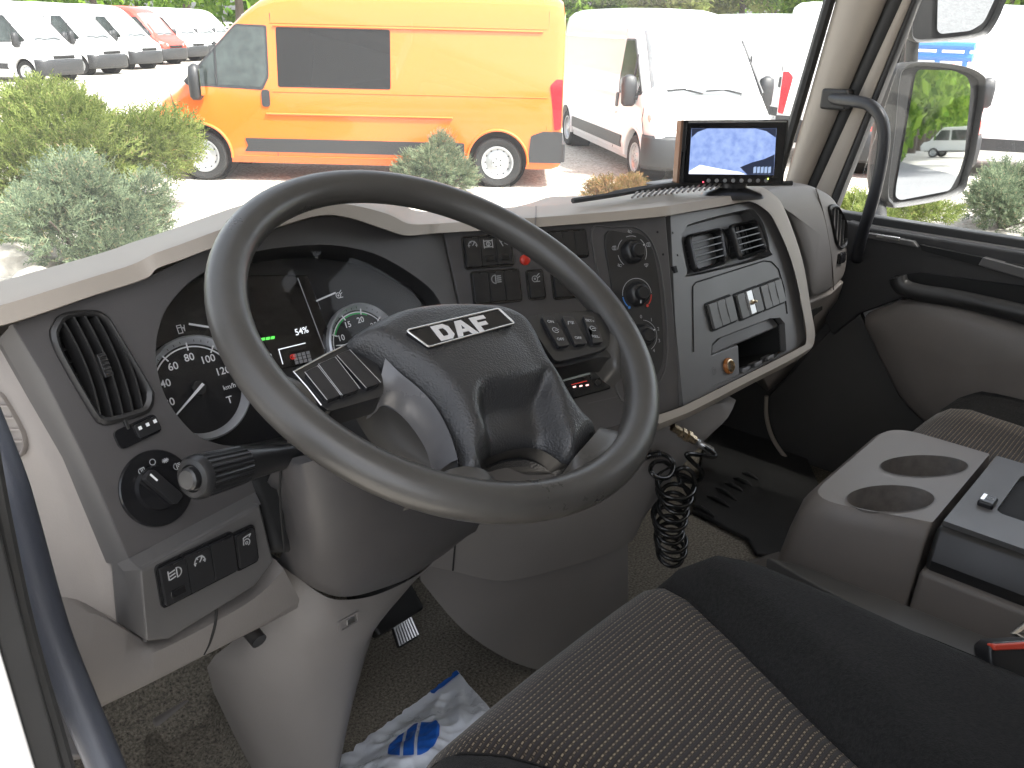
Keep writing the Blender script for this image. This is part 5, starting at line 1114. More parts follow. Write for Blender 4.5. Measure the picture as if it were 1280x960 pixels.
g0, g1 = hp(804, 571, -.015), hp(826, 567, .0); dd = (g1-g0).normalized(); qg = plane3(g0, (0, 0, 1), dd); ln = (g1-g0).length
b = MB(); b.tube([qg.W(.0056*math.cos(k*.55), .0056*math.sin(k*.55), ln*k/110) for k in range(110)], .0011, 5); b.build('spring_guard', M_SATIN, hose)

# ================================================================== PEDAL, BAG, GRAB BAR
ped = thing('accelerator_pedal', 'ribbed metal accelerator pedal beside the column casing', 'pedal', HY(506, 800, .93))
PPd = PL(HY(506, 788, .93), 100, 42)
pq = PPd.uvs([(486, 768), (511, 762), (526, 794), (499, 811)])
slab('pedal_plate', PPd, pq, .008, M_RUBBER, ped, r=.006, bevel=.002)
for k in range(8):
    t = (k+.6)/8.4; a = Vector((*pq[0], 0)).lerp(Vector((*pq[1], 0)), t); c = Vector((*pq[3], 0)).lerp(Vector((*pq[2], 0)), t)
    b = MB(); b.tube([PPd.W(*(a.lerp(c, .06))[:2], .0015), PPd.W(*(a.lerp(c, .94))[:2], .0015)], .0024, 6); b.build('pedal_rib', M_ALU, ped)
b = MB(); b.tube([PPd.W(0, 0, -.006), PPd.W(-.01, .08, -.05), PPd.W(-.02, .16, -.05)], .010, 8); b.build('pedal_arm', M_DARKER, ped)
b = MB(); c = PPd.W(0, 0, 0); b.prism([c + Vector(p) for p in ((-.055, .0, .02), (.05, .0, .02), (.06, .12, .12), (-.06, .12, .12))], (0, .02, -.02)); b.build('pedal_bracket', M_DARKER, ped, bevel=.006)

b = MB(); bq0, bq1, bq2, bq3 = HZ(385, 975, 1.20), HZ(572, 838, 1.22), HZ(640, 920, 1.30), HZ(520, 1040, 1.30)
def bag(s, t, k=0.0):
    p = bq0.lerp(bq1, s).lerp(bq3.lerp(bq2, s), t)
    z = .016*noise.noise(Vector((s*3, t*3, 1))) - .016*abs(noise.noise(Vector((s*5+t*2, t*3-s, 4)))) - .007*abs(noise.noise(Vector((s*10-t*4, t*7, 9)))) + .02*math.sin(t*3)*(1-s*.5)
    e = min(s, 1-s, t)*6
    w_ = Vector((.006*noise.noise(Vector((s*22, 0, 3))), .006*noise.noise(Vector((s*25, 2, 7))), 0)) if t < .04 else Vector()
    return p + Vector((0, 0, z*min(1, .3+e) + .0006*noise.noise(Vector((s*40, t*36, 5))) + k)) + w_
N1 = 70
b.grid([[bag(i/N1, j/N1) for i in range(N1+1)] for j in range(N1+1)])
bago = b.build('plastic_bag', mat('thin_white_film', (.74, .78, .84), .3, coat=.2, bump=(60, .3, .003), var=(20, .05)), None, smooth=70, recalc=True)
tag(bago, 'crumpled white plastic bag with blue print lying beside the driver seat', 'bag')
BL = mat('blue_bag_print', (.02, .13, .55), .35)
def patch(s0, s1, t0, t1, fn=None, n=24):
    mb2 = MB(); mb2.grid([[bag(lerp(s0, s1, i/n) if not fn else fn(i/n, j/n)[0], lerp(t0, t1, j/n) if not fn else fn(i/n, j/n)[1], .0018) for i in range(n+1)] for j in range(n+1)])
    return mb2.build('blue_print', BL, bago, smooth=70)
patch(.80, .995, .0, .055)
def disc_band(y0, y1):
    def f(i, j):
        y = lerp(y0, y1, j); x = math.sqrt(max(0, 1-y*y)); xx = lerp(-x, x, i); a = R(-52)
        return (.47 + .17*(xx*math.cos(a)-y*math.sin(a)), .43 + .185*(xx*math.sin(a)+y*math.cos(a)))
    return f
for y0, y1 in ((-.98, -.5), (-.38, .02), (.14, .98)): patch(0, 1, 0, 1, disc_band(y0, y1))

gb = thing('grab_bar', 'black curved grab bar fixed to the passenger windscreen pillar', 'grab bar', HX(1075, 285, .88))
b = MB(); gp = [(1030, 118), (1046, 124), (1070, 127), (1088, 132), (1100, 145), (1105, 165), (1103, 195), (1095, 235), (1085, 270), (1077, 296), (1070, 325)]
gx = (.935, .905, .875, .865, .86, .86, .86, .86, .865, .88, .90)
b.tube(cr([HX(*p, X) for p, X in zip(gp, gx)], 5), .0128, 14); b.build('bar', mat('handle_black', (.02, .021, .025), .4, voro=(900, .2, .0003)), gb, smooth=180)
b = MB(); q = plane3(HX(1044, 124, .915), (0, 1, 0), (-1, 0, 0)); b.box(q, -.03, .03, -.022, .022, -.03, .012); b.build('bracket', M_DARKER, gb, bevel=.006)

# ================================================================== OUTSIDE MIRRORS
mc = HX(1165, 170, 1.33); dr = ray(1165, 177).normalized(); rr = Vector((math.sin(R(171)), math.cos(R(171)), -.012)).normalized()
PMi = plane3(mc, Vector((0, 0, 1)).cross(rr-dr)*1.0, rr-dr)
def mirror_house(name, label, glass_px, house_px, depth, PMi_):
    o = thing(name, label, 'mirror', PMi_.o - Vector((0, 0, .2)))
    gu = [Vector((*p, 0)) for p in PMi_.uvs(glass_px)]; gu = fillet(gu, .012, 4); n = 96
    hu = cr([Vector((*p, 0)) for p in PMi_.uvs(house_px)], 6, True); c = sum(hu, Vector())/len(hu)
    bb = MB(); bb.grid([[PMi_.W(c.x+(p.x-c.x)*k, c.y+(p.y-c.y)*k, h) for p in hu] for k, h in ((.93, .002), (.95, .012), (.985, .016), (1.0, .008), (1.0, -.03), (.95, -depth*.6), (.8, -depth*.9), (.5, -depth), (.02, -depth))], True); bb.build('housing', M_RUBBER, o, smooth=60)
    bb = MB(); bb.prism([PMi_.W(p.x, p.y, .004) for p in gu], PMi_.n*-.004); bb.build('mirror_glass', M_MIRROR, o, smooth=None)
    bb = MB(); bb.add([PMi_.W(c.x+(p.x-c.x)*.97, c.y+(p.y-c.y)*.97, -.001) for p in hu], [tuple(range(len(hu)))]); bb.build('backing', M_BLACK, o, smooth=None)
    return o
m1 = mirror_house('wing_mirror', 'tall black truck wing mirror reflecting trees and a white pickup', [(1147, 87), (1190, 88), (1208, 96), (1212, 110), (1204, 195), (1197, 217), (1186, 238), (1124, 250), (1118, 246), (1119, 232), (1130, 169), (1143, 92)],
     [(1126, 82), (1149, 77), (1194, 81), (1221, 91), (1227, 109), (1216, 180), (1207, 217), (1192, 244), (1122, 259), (1109, 255), (1104, 238), (1113, 160), (1118, 100)], .11, PMi)
mc2 = HX(1190, 0, 1.35); rr2 = Vector((math.sin(R(165)), math.cos(R(165)), -.25)).normalized(); PM2 = plane3(mc2, Vector((0, 0, 1)).cross(rr2-ray(1190, 0).normalized()), rr2-ray(1190, 0).normalized())
m2 = mirror_house('wing_mirror', 'small upper wide-angle mirror above the tall wing mirror', [(1172, -60), (1240, -60), (1246, -10), (1228, 28), (1212, 38), (1175, 42), (1170, 38)],
     [(1158, -70), (1200, -75), (1250, -68), (1254, -10), (1236, 34), (1216, 46), (1160, 52), (1138, 50), (1134, 30), (1145, -30)], .12, PM2)
for o_, pts, r_ in ((m1, [HX(1096, 205, 1.27), HX(1098, 250, 1.25), HX(1100, 285, 1.15), HX(1098, 300, .99)], .018), (m2, [HX(1141, 40, 1.33), HX(1138, 90, 1.33)], .016)):
    b = MB(); b.tube(cr(pts, 5), r_, 12); b.build('arm', M_RUBBER, o_)
b = MB(); b.tube(cr([HX(1141, 30, 1.38), HX(1120, 90, 1.38), HX(1106, 180, 1.36), HX(1099, 270, 1.3)], 5), .014, 10); b.build('arm', M_RUBBER, m1)
# ================================================================== GROUND
def ground_mat(name, c0, c1, sc_, bump_, rough=.95):
    m = bpy.data.materials.new(name); m.use_nodes = True; t = m.node_tree; N, L = t.nodes, t.links; bs = N['Principled BSDF']; bs.inputs['Roughness'].default_value = rough
    tc = N.new('ShaderNodeTexCoord'); a = N.new('ShaderNodeTexNoise'); a.inputs['Scale'].default_value = .35; a.inputs['Detail'].default_value = 8
    vb = N.new('ShaderNodeTexVoronoi'); vb.inputs['Scale'].default_value = sc_
    for n in (a, vb): L.new(tc.outputs['Object'], n.inputs['Vector'])
    mx = N.new('ShaderNodeMix'); mx.data_type = 'RGBA'; mx.inputs[6].default_value = (*c0, 1); mx.inputs[7].default_value = (*c1, 1); L.new(a.outputs[0], mx.inputs[0])
    rm = N.new('ShaderNodeMapRange'); rm.inputs[3].default_value = .6; rm.inputs[4].default_value = 1.25; L.new(vb.outputs['Color'], rm.inputs[0])
    mu = N.new('ShaderNodeVectorMath'); mu.operation = 'MULTIPLY'; L.new(mx.outputs[2], mu.inputs[0]); L.new(rm.outputs[0], mu.inputs[1]); L.new(mu.outputs[0], bs.inputs['Base Color'])
    bp = N.new('ShaderNodeBump'); bp.inputs['Strength'].default_value = bump_; bp.inputs['Distance'].default_value = .02; L.new(vb.outputs['Distance'], bp.inputs['Height']); L.new(bp.outputs[0], bs.inputs['Normal'])
    return m
b = MB(); b.add([(-300, -300, 0), (300, -300, 0), (300, 300, 0), (-300, 300, 0)], [(0, 1, 2, 3)]); tag(b.build('ground', ground_mat('pale_gravel', (.40, .37, .32), (.50, .47, .42), 28, .6), None, smooth=None), kind='structure')
b = MB(); b.add([(-30, -140, .005), (9, -140, .005), (9, -1.5, .005), (-30, -1.5, .005)], [(0, 1, 2, 3)]); tag(b.build('asphalt_yard', ground_mat('worn_asphalt', (.10, .10, .105), (.17, .17, .17), 60, .3), None, smooth=None), kind='structure')
# ================================================================== VANS
PNT = dict(orange=mat('orange_van_paint', (.74, .145, .014), .28, coat=.8), white=mat('white_van_paint', (.78, .78, .78), .28, coat=.8), red=mat('red_van_paint', (.62, .05, .03), .28, coat=.8))
M_BUMP = mat('dark_bumper_plastic', (.026, .027, .029), .5)
M_VGLASS = mat('dark_tinted_glass', (.014, .013, .012), .06, spec=.3)
M_VGLASS2 = mat('grey_tinted_glass', (.045, .055, .052), .05, spec=.5, var=(1.6, .7))
M_WSCR = mat('sky_toned_windscreen', (.20, .215, .22), .05, spec=.8, var=(1.3, .5))  # pale mottled base colour stands in for sky reflected in the screens
M_TYRE = mat('tyre_rubber', (.018, .018, .018), .8)
M_STEEL = mat('silver_wheel', (.50, .51, .52), .35, .6)
M_HEADL = mat('clear_headlamp', (.55, .57, .6), .08, .5)
M_TAIL = mat('tail_lamp_red', (.55, .012, .02), .15)
STN = [(.955, .42, .62, .72), (.93, .30, .80, .82), (.87, .26, .96, .90), (.74, .26, 1.06, .95), (.5, .26, 1.15, .985), (.28, .26, 1.24, 1.0), (.1, .26, 1.42, 1.0), (-.15, .26, 1.70, 1.0), (-.45, .26, 2.03, 1.0), (-.68, .26, 2.24, 1.0), (-.9, .26, 2.39, 1.0), (-1.15, .26, 2.47, 1.0), (-1.5, .26, 2.51, 1.0), (-2.2, .26, 2.525, 1.0), (-3.6, .26, 2.525, 1.0), (-4.7, .26, 2.52, 1.0), (-4.88, .27, 2.50, .995), (-4.97, .30, 2.43, .985), (-5.0, .34, 2.30, .97)]
WB = 4.12
STN = [((.28+(x-.28)*.66) if x > .28 else x, a, c_, d_) for x, a, c_, d_ in STN]
NX = lambda x: .28+(x-.28)*.66 if x > .28 else x
def sideY(z): return 1.015 - .012*abs(z-.9) - (.115*max(0, z-1.15))
def vring(x, zb, zt, wf):
    pts = []; fr = [0, .06, .14, .25, .38, .5, .62, .74, .84, .90, .94, .97, .99, .998]
    for f in fr:
        z = zb + (zt-zb)*f; y = sideY(z)*wf; rc = min(.20, (zt-zb)*.35); t = (z-(zt-rc))/rc
        if t > 0: y = y - .42*(1-math.sqrt(max(0, 1-t**2.4)))*min(1, (zt-zb)/1.2) - .0
        t2 = (zb+.10-z)/.10
        if t2 > 0: y -= .05*t2**2
        pts.append((y, z))
    return [Vector((x, y, z)) for y, z in pts] + [Vector((x, 0, zt+.004))] + [Vector((x, -y, z)) for y, z in reversed(pts)]
def wheel_mesh():
    q = plane3((0, 0, 0), (1, 0, 0), (0, 1, 0)); t = MB(); t.lathe(q, [(.225, -.09), (.26, -.105), (.31, -.11), (.335, -.085), (.340, -.05), (.340, .05), (.335, .085), (.31, .11), (.26, .105), (.225, .09), (.225, -.09)], 40)
    r = MB(); r.lathe(q, [(.228, -.09), (.228, .085), (.222, .10), (.205, .098), (.20, .07), (.17, .045), (.155, .052), (.09, .062), (.075, .080), (.03, .085), (0, .085)], 40)
    h = MB()
    for k in range(12):
        a = 2*math.pi*k/12; h.disc(plane3((.178*math.cos(a), .0545, .178*math.sin(a)), (1, 0, 0), (0, 1, 0)), .013, .0, 10)
    for k in range(5):
        a = 2*math.pi*k/5; h.disc(plane3((.055*math.cos(a), .0835, .055*math.sin(a)), (1, 0, 0), (0, 1, 0)), .011, .0, 8)
    return t.mesh('tyre'), r.mesh('wheel_rim'), h.mesh('wheel_holes', None)
TYRE, RIM, HOLES = wheel_mesh()
def make_van(name, label, paint, sidewin=None, group=None):
    v = thing(name, label, 'van', (0, 0, 0), group, local=True)
    b = MB(); b.grid([vring(*s_) for s_ in STN], True, cap=True); bo = b.build('body', paint, v, smooth=38)
    cut = MB()
    for x in (0, -WB):
        cut.lathe(plane3((x, 0, .36), (1, 0, 0), (0, 1, 0)), [(0, -1.2), (.405, -1.2), (.405, 1.2), (0, 1.2)], 40)
    co = cut.build('cut', M_BLACK, None, weld=True); md = bo.modifiers.new('cut', 'BOOLEAN'); md.object = co; md.operation = 'DIFFERENCE'; md.solver = 'EXACT'
    dg = bpy.context.evaluated_depsgraph_get(); me = bpy.data.meshes.new_from_object(bo.evaluated_get(dg)); bo.modifiers.clear(); bo.data = me; me.set_sharp_from_angle(angle=R(32)); bpy.data.objects.remove(co)
    if len(me.materials) == 0: me.materials.append(paint)
    b = MB(); b.prism([(.5, .86, .3), (.5, -.86, .3), (-4.7, -.86, .3), (-4.7, .86, .3)], (0, 0, .55)); b.build('underbody', M_BLACK, v)
    for s in (1, -1):
        Y = lambda x, z, d=.006: Vector((x, s*(sideY(z)+d), z))
        def pan(nm, xz, m_, d=.006, th=.02, r=.03, par=v):
            u = fillet([Vector((x, z, 0)) for x, z in xz], r, 3); mb = MB(); mb.prism([Y(p.x, p.y, d) for p in u], (0, -s*th, 0)); return mb.build(nm, m_, par, smooth=30)
        wn = pan('door_window', [(.02, 1.30), (-.90, 1.27), (-.98, 1.42), (-.98, 2.02), (-.60, 2.03), (-.35, 1.78), (.10, 1.34)], M_VGLASS2, d=.004)
        pan('window_surround', [(.09, 1.27), (-.92, 1.235), (-1.01, 1.40), (-1.01, 2.05), (-.59, 2.06), (-.33, 1.80), (.16, 1.32)], M_BUMP, d=.002)
        mb = MB(); mb.tube([Y(.0, 1.24, -.02), Vector((-.04, s*1.08, 1.22))], .035, 8); mb.build('mirror_arm', M_BUMP, v)
        for p0, p1 in ((( -.30, 1.30), (-.30, 1.84)),):
            mb = MB(); mb.tube([Y(*p0, .008), Y(*p1, .008)], .014, 6); mb.build('window_bar', M_BUMP, wn)
        if sidewin: pan('side_window', sidewin, M_VGLASS, d=.004)
        pan('rub_strip', [(-.62, .60), (-.66, .50), (-.60, .42), (-3.66, .42), (-3.66, .60)], M_BUMP, d=.016, r=.02)
        pan('rear_corner', [(-WB-.46, .72), (-WB-.62, .78), (-5.01, .78), (-5.01, .36), (-WB-.42, .36)], M_BUMP, d=.02, r=.02)
        pan('tail_lamp', [(-4.82, 1.38), (-4.90, 1.46), (-4.99, 1.46), (-4.99, .82), (-4.90, .80)], M_TAIL, d=.012, r=.02)
        dh = pan('door_handle', [(-.90, 1.24), (-1.01, 1.24), (-1.01, 1.02), (-.90, 1.02)], M_BUMP, d=.016, r=.04)
        for path in ([(-1.06, 2.2), (-1.06, .36)], [(.36, 1.22), (.30, .95), (.42, .72)], [(-1.05, 2.08), (-4.75, 2.08)], [(-4.78, 2.3), (-4.80, .8)], [(-2.72, 2.1), (-2.72, .36)], [(-1.05, 1.22), (-4.78, 1.22)], [(-.5, .36), (-3.7, .36)]):
            mb = MB(); mb.tube([Y(*p, .0012) for p in path], .0055, 5); mb.build('panel_gap', paint if path[0][1] != 2.2 and path[0][0] != .36 else M_BUMP, v)
        for path, d in (([(-.95, .93), (-3.5, .93)], .010), ([(-1.1, 2.05), (-4.7, 2.05)], .006)):
            mb = MB(); mb.tube([Y(*p, d) for p in path], .022, 8, flat=.7); mb.build('crease', paint, v)
        # wheel arch lips, mirror, lamp
        for x in (0, -WB):
            mb = MB(); mb.tube([Y(x+.425*math.cos(R(a)), .36+.425*math.sin(R(a)), .002) for a in range(-8, 189, 8)], .026, 8, flat=.8); mb.build('arch_lip', paint, v)
            mb = MB(); ln = []
            for h_, r_ in ((.0, .404), (-.35, .404), (-.36, .0)): ln.append([Vector((x+r_*math.cos(2*math.pi*k/28), s*(.93+h_), .36+r_*math.sin(2*math.pi*k/28))) for k in range(28)])
            mb.grid(ln, True); mb.build('arch_liner', M_BLACK, v)
            w_ = link('wheel', TYRE, M_TYRE, v); w_.location = (x, s*.89, .34); w_.rotation_euler = (0, 0, 0 if s > 0 else math.pi)
            r_ = link('wheel_rim', RIM, M_STEEL, w_); h_ = link('wheel_holes', HOLES, M_BLACK, w_)
        mb = MB(); mb.grid([ring3(Vector((-.06, s*1.13, z-.10)), Vector((1, 0, 0)), Vector((0, 1, 0)), rx, ry, 16) for z, rx, ry in ((1.20, .05, .07), (1.24, .08, .11), (1.5, .085, .12), (1.62, .07, .10), (1.66, .02, .03))], True, cap=True); mo = mb.build('door_mirror', M_BUMP, v, smooth=60)
        mb = MB(); mb.prism([(-.15, s*1.05, 1.16), (-.15, s*1.22, 1.16), (-.15, s*1.22, 1.5), (-.15, s*1.05, 1.5)], (-.004, 0, 0)); mb.build('mirror_glass', M_MIRROR, mo, smooth=None)
        mb = MB(); mb.grid([[Vector((x, s*y, z)) for x, y, z in r_] for r_ in ([(NX(.905), .56, .93), (NX(.86), .78, .98), (NX(.74), .93, 1.02), (NX(.56), 1.005, 1.07)], [(NX(.945), .56, .80), (NX(.915), .76, .80), (NX(.80), .925, .84), (NX(.60), .995, .92)])]); mb.build('headlamp', M_HEADL, v, sub=2, solid=.012)
        mb = MB(); mb.lathe(plane3((NX(.958), s*.66, .46), (0, 1, 0), (1, 0, 0)), [(.06, 0), (.055, .012), (0, .015)], 18); mb.build('fog_lamp', M_HEADL, v)
    # screen, bumper, grille, wipers
    def sx(x):
        for a, c in zip(STN, STN[1:]):
            if c[0] <= x <= a[0]: return lerp(a[2], c[2], (a[0]-x)/(a[0]-c[0]))
    mb = MB(); mb.grid([[Vector((x, y*lerp(.86, .74, (.24-x)/.9), sx(x)+.012-.05*abs(y)**4)) for y in [-1+.2*k for k in range(11)]] for x in (.24, .12, -.05, -.25, -.45, -.6, -.66)]); mb.build('windscreen', M_WSCR, v, smooth=180, solid=.006)
    for y0, y1 in ((.62, .02), (-.05, -.62)):
        mb = MB(); mb.tube([Vector((.24, y0, sx(.24)+.03)), Vector((.18, (y0+y1)/2, sx(.18)+.035)), Vector((.20, y1, sx(.20)+.03))], .011, 6); mb.build('wiper', M_BUMP, v)
    plan = [(NX(x_)+.05, y_*1.015) for x_, y_ in ((.42, -1.03), (.62, -1.01), (.80, -.93), (.92, -.74), (.985, -.4), (1.0, 0), (.985, .4), (.92, .74), (.80, .93), (.62, 1.01), (.42, 1.03))]
    mb = MB(); mb.grid([cr([Vector((x*k, y*k2, z)) for x, y in plan], 4) for z, k, k2 in ((.24, .93, .97), (.30, .985, .995), (.55, 1.0, 1.0), (.68, .985, .995), (.74, .955, .985))]); mb.build('front_bumper', M_BUMP, v, smooth=50, solid=.03)
    mb = MB(); mb.grid([[Vector((x, y, z)) for y, x in ((-.5, NX(.968)), (0, NX(.985)), (.5, NX(.968)))] for z in (.76, .86)]); mb.build('grille', M_BLACK, v, solid=.02)
    mb = MB(); mb.prism([(NX(1.005), -.26, .42), (NX(1.005), .26, .42), (NX(1.005), .26, .53), (NX(1.005), -.26, .53)], (-.02, 0, 0)); mb.build('number_plate', M_WHITEPRINT, v)
    mb = MB(); mb.prism([(-5.0, -.95, .36), (-5.0, .95, .36), (-5.0, .95, .62), (-5.0, -.95, .62)], (-.06, 0, 0)); mb.build('rear_bumper', M_BUMP, v, bevel=.02)
    for s in (1, -1):
        mb = MB(); mb.prism([(-5.0, s*.12, 1.45), (-5.0, s*.82, 1.45), (-4.99, s*.74, 2.15), (-4.99, s*.12, 2.15)], (-.006, 0, 0)); mb.build('rear_window', M_VGLASS, v)
    mb = MB(); mb.prism([(.28, .98, .12), (.28, .72, .12), (.28, .72, .36), (.28, .98, .36)], (.02, 0, 0)); mb.build('mud_flap', M_BLACK, v)
    return v
def place(v, front, az, side, k=1.0):
    """front: ground contact of the visible front wheel; az: heading; side +1 when the left flank is seen"""
    h = Vector((math.sin(R(az)), math.cos(R(az)), 0)); lf = Vector((-h.y, h.x, 0))
    v.location = Vector(front) - lf*side*.9*k; v.rotation_euler = (0, 0, math.atan2(h.y, h.x)); v.scale = (k, k, k)
    v.location.z = 0
fo_, re_ = HZ(260, 224, 0), HZ(622, 233, 0); hd = fo_-re_
ov = make_van('panel_van', 'orange high-roof panel van with a dark side window and black strips', PNT['orange'], [(-1.13, 1.28), (-2.66, 1.28), (-2.66, 2.03), (-1.13, 2.03)])
place(ov, fo_, math.degrees(math.atan2(hd.x, hd.y)), 1, 1.02)
b = MB(); b.grid([ring3(Vector((-4.6, y0, z)), Vector((1, 0, 0)), Vector((0, 1, 0)), .12, .35, 20) for z, y0 in ((2.50, .1), (2.58, .1), (2.60, .1))], True, cap=True); b.build('roof_lamp', mat('amber_lamp', (.6, .3, .25), .3), ov)
wv_ = make_van('white_van', 'white panel van facing the camera beside the orange van, wipers and headlamp visible', PNT['white'])
f2, r2 = HZ(797, 224, 0), HZ(722, 181, 0); hd = f2-r2; place(wv_, f2, math.degrees(math.atan2(hd.x, hd.y))-2, -1, .98)
def van_copy(src, name, label, paint=None, group=None):
    c = copy_tree(src); c.name = name; c['label'] = label
    if group: c['group'] = group
    elif 'group' in c: del c['group']
    if paint:
        for ch in c.children:
            if ch.material_slots and ch.material_slots[0].material in PNT.values():
                ch.material_slots[0].link = 'OBJECT'; ch.material_slots[0].material = paint
    return c
ROWG = 'vans parked in a row across the yard'
row = [((38, 104), 'white', 'white van with a dark bumper, first in the row behind the large juniper'), ((104, 94), 'white', 'white van second in the distant row, just behind the first white van'), ((155, 87), 'white', 'white van third in the row, next to the red van'), ((192, 81), 'red', 'red van standing among the white vans of the distant row'), ((222, 77), 'white', 'white van beside the red one in the distant row'), ((246, 74), 'white', 'white van partly behind the orange van nose in the distant row'), ((266, 71.5), 'white', 'white van mostly hidden by the orange van cab in the distant row')]
for p, c_, lb in row:
    c = van_copy(wv_, 'parked_van', lb, PNT[c_] if c_ == 'red' else None, ROWG); place(c, HZ(*p, 0), 152, -1, 1.0)
BG = 'white vans parked behind the orange van'
for p, az, sd, lb in (((1003, 176), 212, -1, 'white van nose to nose beyond the monitor, right of the facing white van'), ((905, 132), 225, -1, 'white high van behind the facing white van, only its roof clear'), ((775, 118), 225, -1, 'white van roof seen between the orange van and the trees'), ((1060, 140), 215, -1, 'white van beyond the windscreen pillar'), ((985, 112), 228, -1, 'distant white van roof above the monitor')):
    c = van_copy(wv_, 'parked_van', lb, None, BG); place(c, HZ(*p, 0), az, sd, 1.0)
c = van_copy(wv_, 'parked_van', 'red van with grey bumper seen between the pillar and the wing mirror', PNT['red']); place(c, HZ(1052, 214, 0), 238, -1, 1.0)
c = van_copy(wv_, 'parked_van', 'long white van side seen right of the wing mirror'); place(c, HZ(1385, 232, 0), 158, -1, 1.05); sidev = c
b = MB(); q0_ = HZ(1165, 120, 2.9); 
for k in range(3):
    p_ = sidev.location
b = MB(); c_ = HX(1180, 57, 14.0); b.tube([c_ + Vector((0, .55, 0)), c_ + Vector((0, -.45, 0))], .06, 8); 
b.tube([c_ + Vector((0, .55, -.16)), c_ + Vector((0, -.45, -.16))], .06, 8)
for k in range(3): b.tube([c_ + Vector((0, .45-.4*k, .0)), c_ + Vector((0, .45-.4*k, -.3))], .04, 6)
o = b.build('roof_rack', mat('blue_steel', (.05, .2, .55), .4), None); tag(o, 'blue steel rack above the white van beyond the wing mirror', 'rack')

# ================================================================== GREENERY
def leafmat(name, c0, c1, c2=None, tr=.35):
    m = bpy.data.materials.new(name); m.use_nodes = True; t = m.node_tree; N, L = t.nodes, t.links
    for n in list(N): N.remove(n)
    out = N.new('ShaderNodeOutputMaterial'); g = N.new('ShaderNodeNewGeometry'); rp = N.new('ShaderNodeValToRGB'); rp.color_ramp.elements[0].color = (*c0, 1); rp.color_ramp.elements[1].color = (*c1, 1)
    if c2: e = rp.color_ramp.elements.new(.93); e.color = (*c1, 1); rp.color_ramp.elements[2].color = (*c2, 1)
    L.new(g.outputs['Random Per Island'], rp.inputs[0]); d = N.new('ShaderNodeBsdfDiffuse'); tl = N.new('ShaderNodeBsdfTranslucent'); mx = N.new('ShaderNodeMixShader'); mx.inputs[0].default_value = tr
    L.new(rp.outputs[0], d.inputs[0]); L.new(rp.outputs[0], tl.inputs[0]); L.new(d.outputs[0], mx.inputs[1]); L.new(tl.outputs[0], mx.inputs[2]); L.new(mx.outputs[0], out.inputs[0]); return m
M_BARK = mat('bark', (.09, .07, .055), .9, bump=(30, .6, .02))
M_JUN = leafmat('juniper_green', (.09, .13, .035), (.28, .33, .10), (.32, .25, .13), .45)
M_JUNB = leafmat('juniper_blue_green', (.08, .12, .08), (.25, .30, .18), (.36, .27, .18), .45)
M_LEAF = leafmat('spring_leaves', (.07, .15, .018), (.22, .34, .05), None, .45)
M_LEAF2 = leafmat('olive_leaves', (.13, .17, .05), (.33, .36, .12), None, .45)
M_RUST = leafmat('rusty_shrub', (.12, .12, .04), (.34, .20, .10), (.42, .18, .10))
def spray(mb, p, d, ln, wd, rnd, nl=7):
    """one small twig of needle leaves"""
    d = d.normalized(); sd_ = d.cross(Vector((rnd.uniform(-1, 1), rnd.uniform(-1, 1), rnd.uniform(-1, 1)))).normalized(); vs, fs = [], []
    for k in range(nl):
        t = (k+.3)/nl; base = p + d*ln*t; s = 1 if k % 2 else -1; tip = base + (d*.65 + sd_*s*.75 + Vector((0, 0, rnd.uniform(-.2, .3))))*ln*.42*(1.15-t*.7); w_ = d*wd
        i = len(vs); vs += [base - w_, base + w_, tip]; fs.append((i, i+1, i+2))
    i = len(vs); vs += [p - sd_*wd*.6, p + sd_*wd*.6, p + d*ln*1.15]; fs.append((i, i+1, i+2)); mb.add(vs, fs)
def juniper(name, label, base, rx, ry, h, m_, seed, n=2600, ln=.12, group='juniper shrubs in the planting bed', cat='shrub', lean=None):
    rnd = random.Random(seed); t = thing(name, label, cat, base, group); base = Vector(base); f = MB(); st_ = MB()
    lobes = []
    for k in range(16):
        a = rnd.uniform(0, 6.28); rr_ = math.sqrt(rnd.random())*.72; z = rnd.uniform(.25, .85)*(1-.45*rr_)
        lobes.append((Vector((math.cos(a)*rr_*rx, math.sin(a)*rr_*ry, z*h)), rnd.uniform(.24, .4)))
    for c_, r_ in lobes:
        st_.tube([base + Vector((0, 0, 0)), base + Vector((c_.x*.4, c_.y*.4, c_.z*.45)), base + c_], [.03, .02, .008], 6)
    for k in range(n):
        c_, r_ = rnd.choice(lobes); d = Vector((rnd.gauss(0, 1), rnd.gauss(0, 1), rnd.gauss(.25, .8))).normalized(); q = rnd.uniform(.55, 1.0)
        p = c_ + Vector((d.x*rx, d.y*ry, d.z*h*.75))*r_*q
        if p.z < .02: p.z = rnd.uniform(.02, .1)
        dd = (d + Vector((c_.x/rx, c_.y/ry, .4))*.7 + Vector((rnd.uniform(-.5, .5), rnd.uniform(-.5, .5), rnd.uniform(-.2, .6)))).normalized()
        spray(f, base + p, dd, ln*rnd.uniform(.7, 1.4), ln*.085, rnd)
    st_.build('stems', M_BARK, t); f.build('foliage', m_, t, smooth=None, recalc=False); return t
def dist_px(x, y): return (HZ(x, y, 0)-CAM).dot(fwd)
juniper('juniper_shrub', 'large spreading green juniper in front of the parked row of vans', HZ(100, 262, 0), 1.6, 1.3, 1.5, M_JUN, 3, 8500, .15)
juniper('juniper_shrub', 'blue green juniper in front of the large green juniper', HZ(112, 330, 0), .95, .85, 1.0, M_JUNB, 5, 4300, .12)
juniper('juniper_shrub', 'blue green juniper standing against the rear wheel of the orange van', HZ(548, 243, 0), .60, .6, .85, M_JUNB, 8, 3000, .11)
juniper('juniper_shrub', 'round juniper on gravel right of the wing mirror', HZ(1252, 285, 0), .62, .7, .82, M_JUNB, 11, 3000, .11)
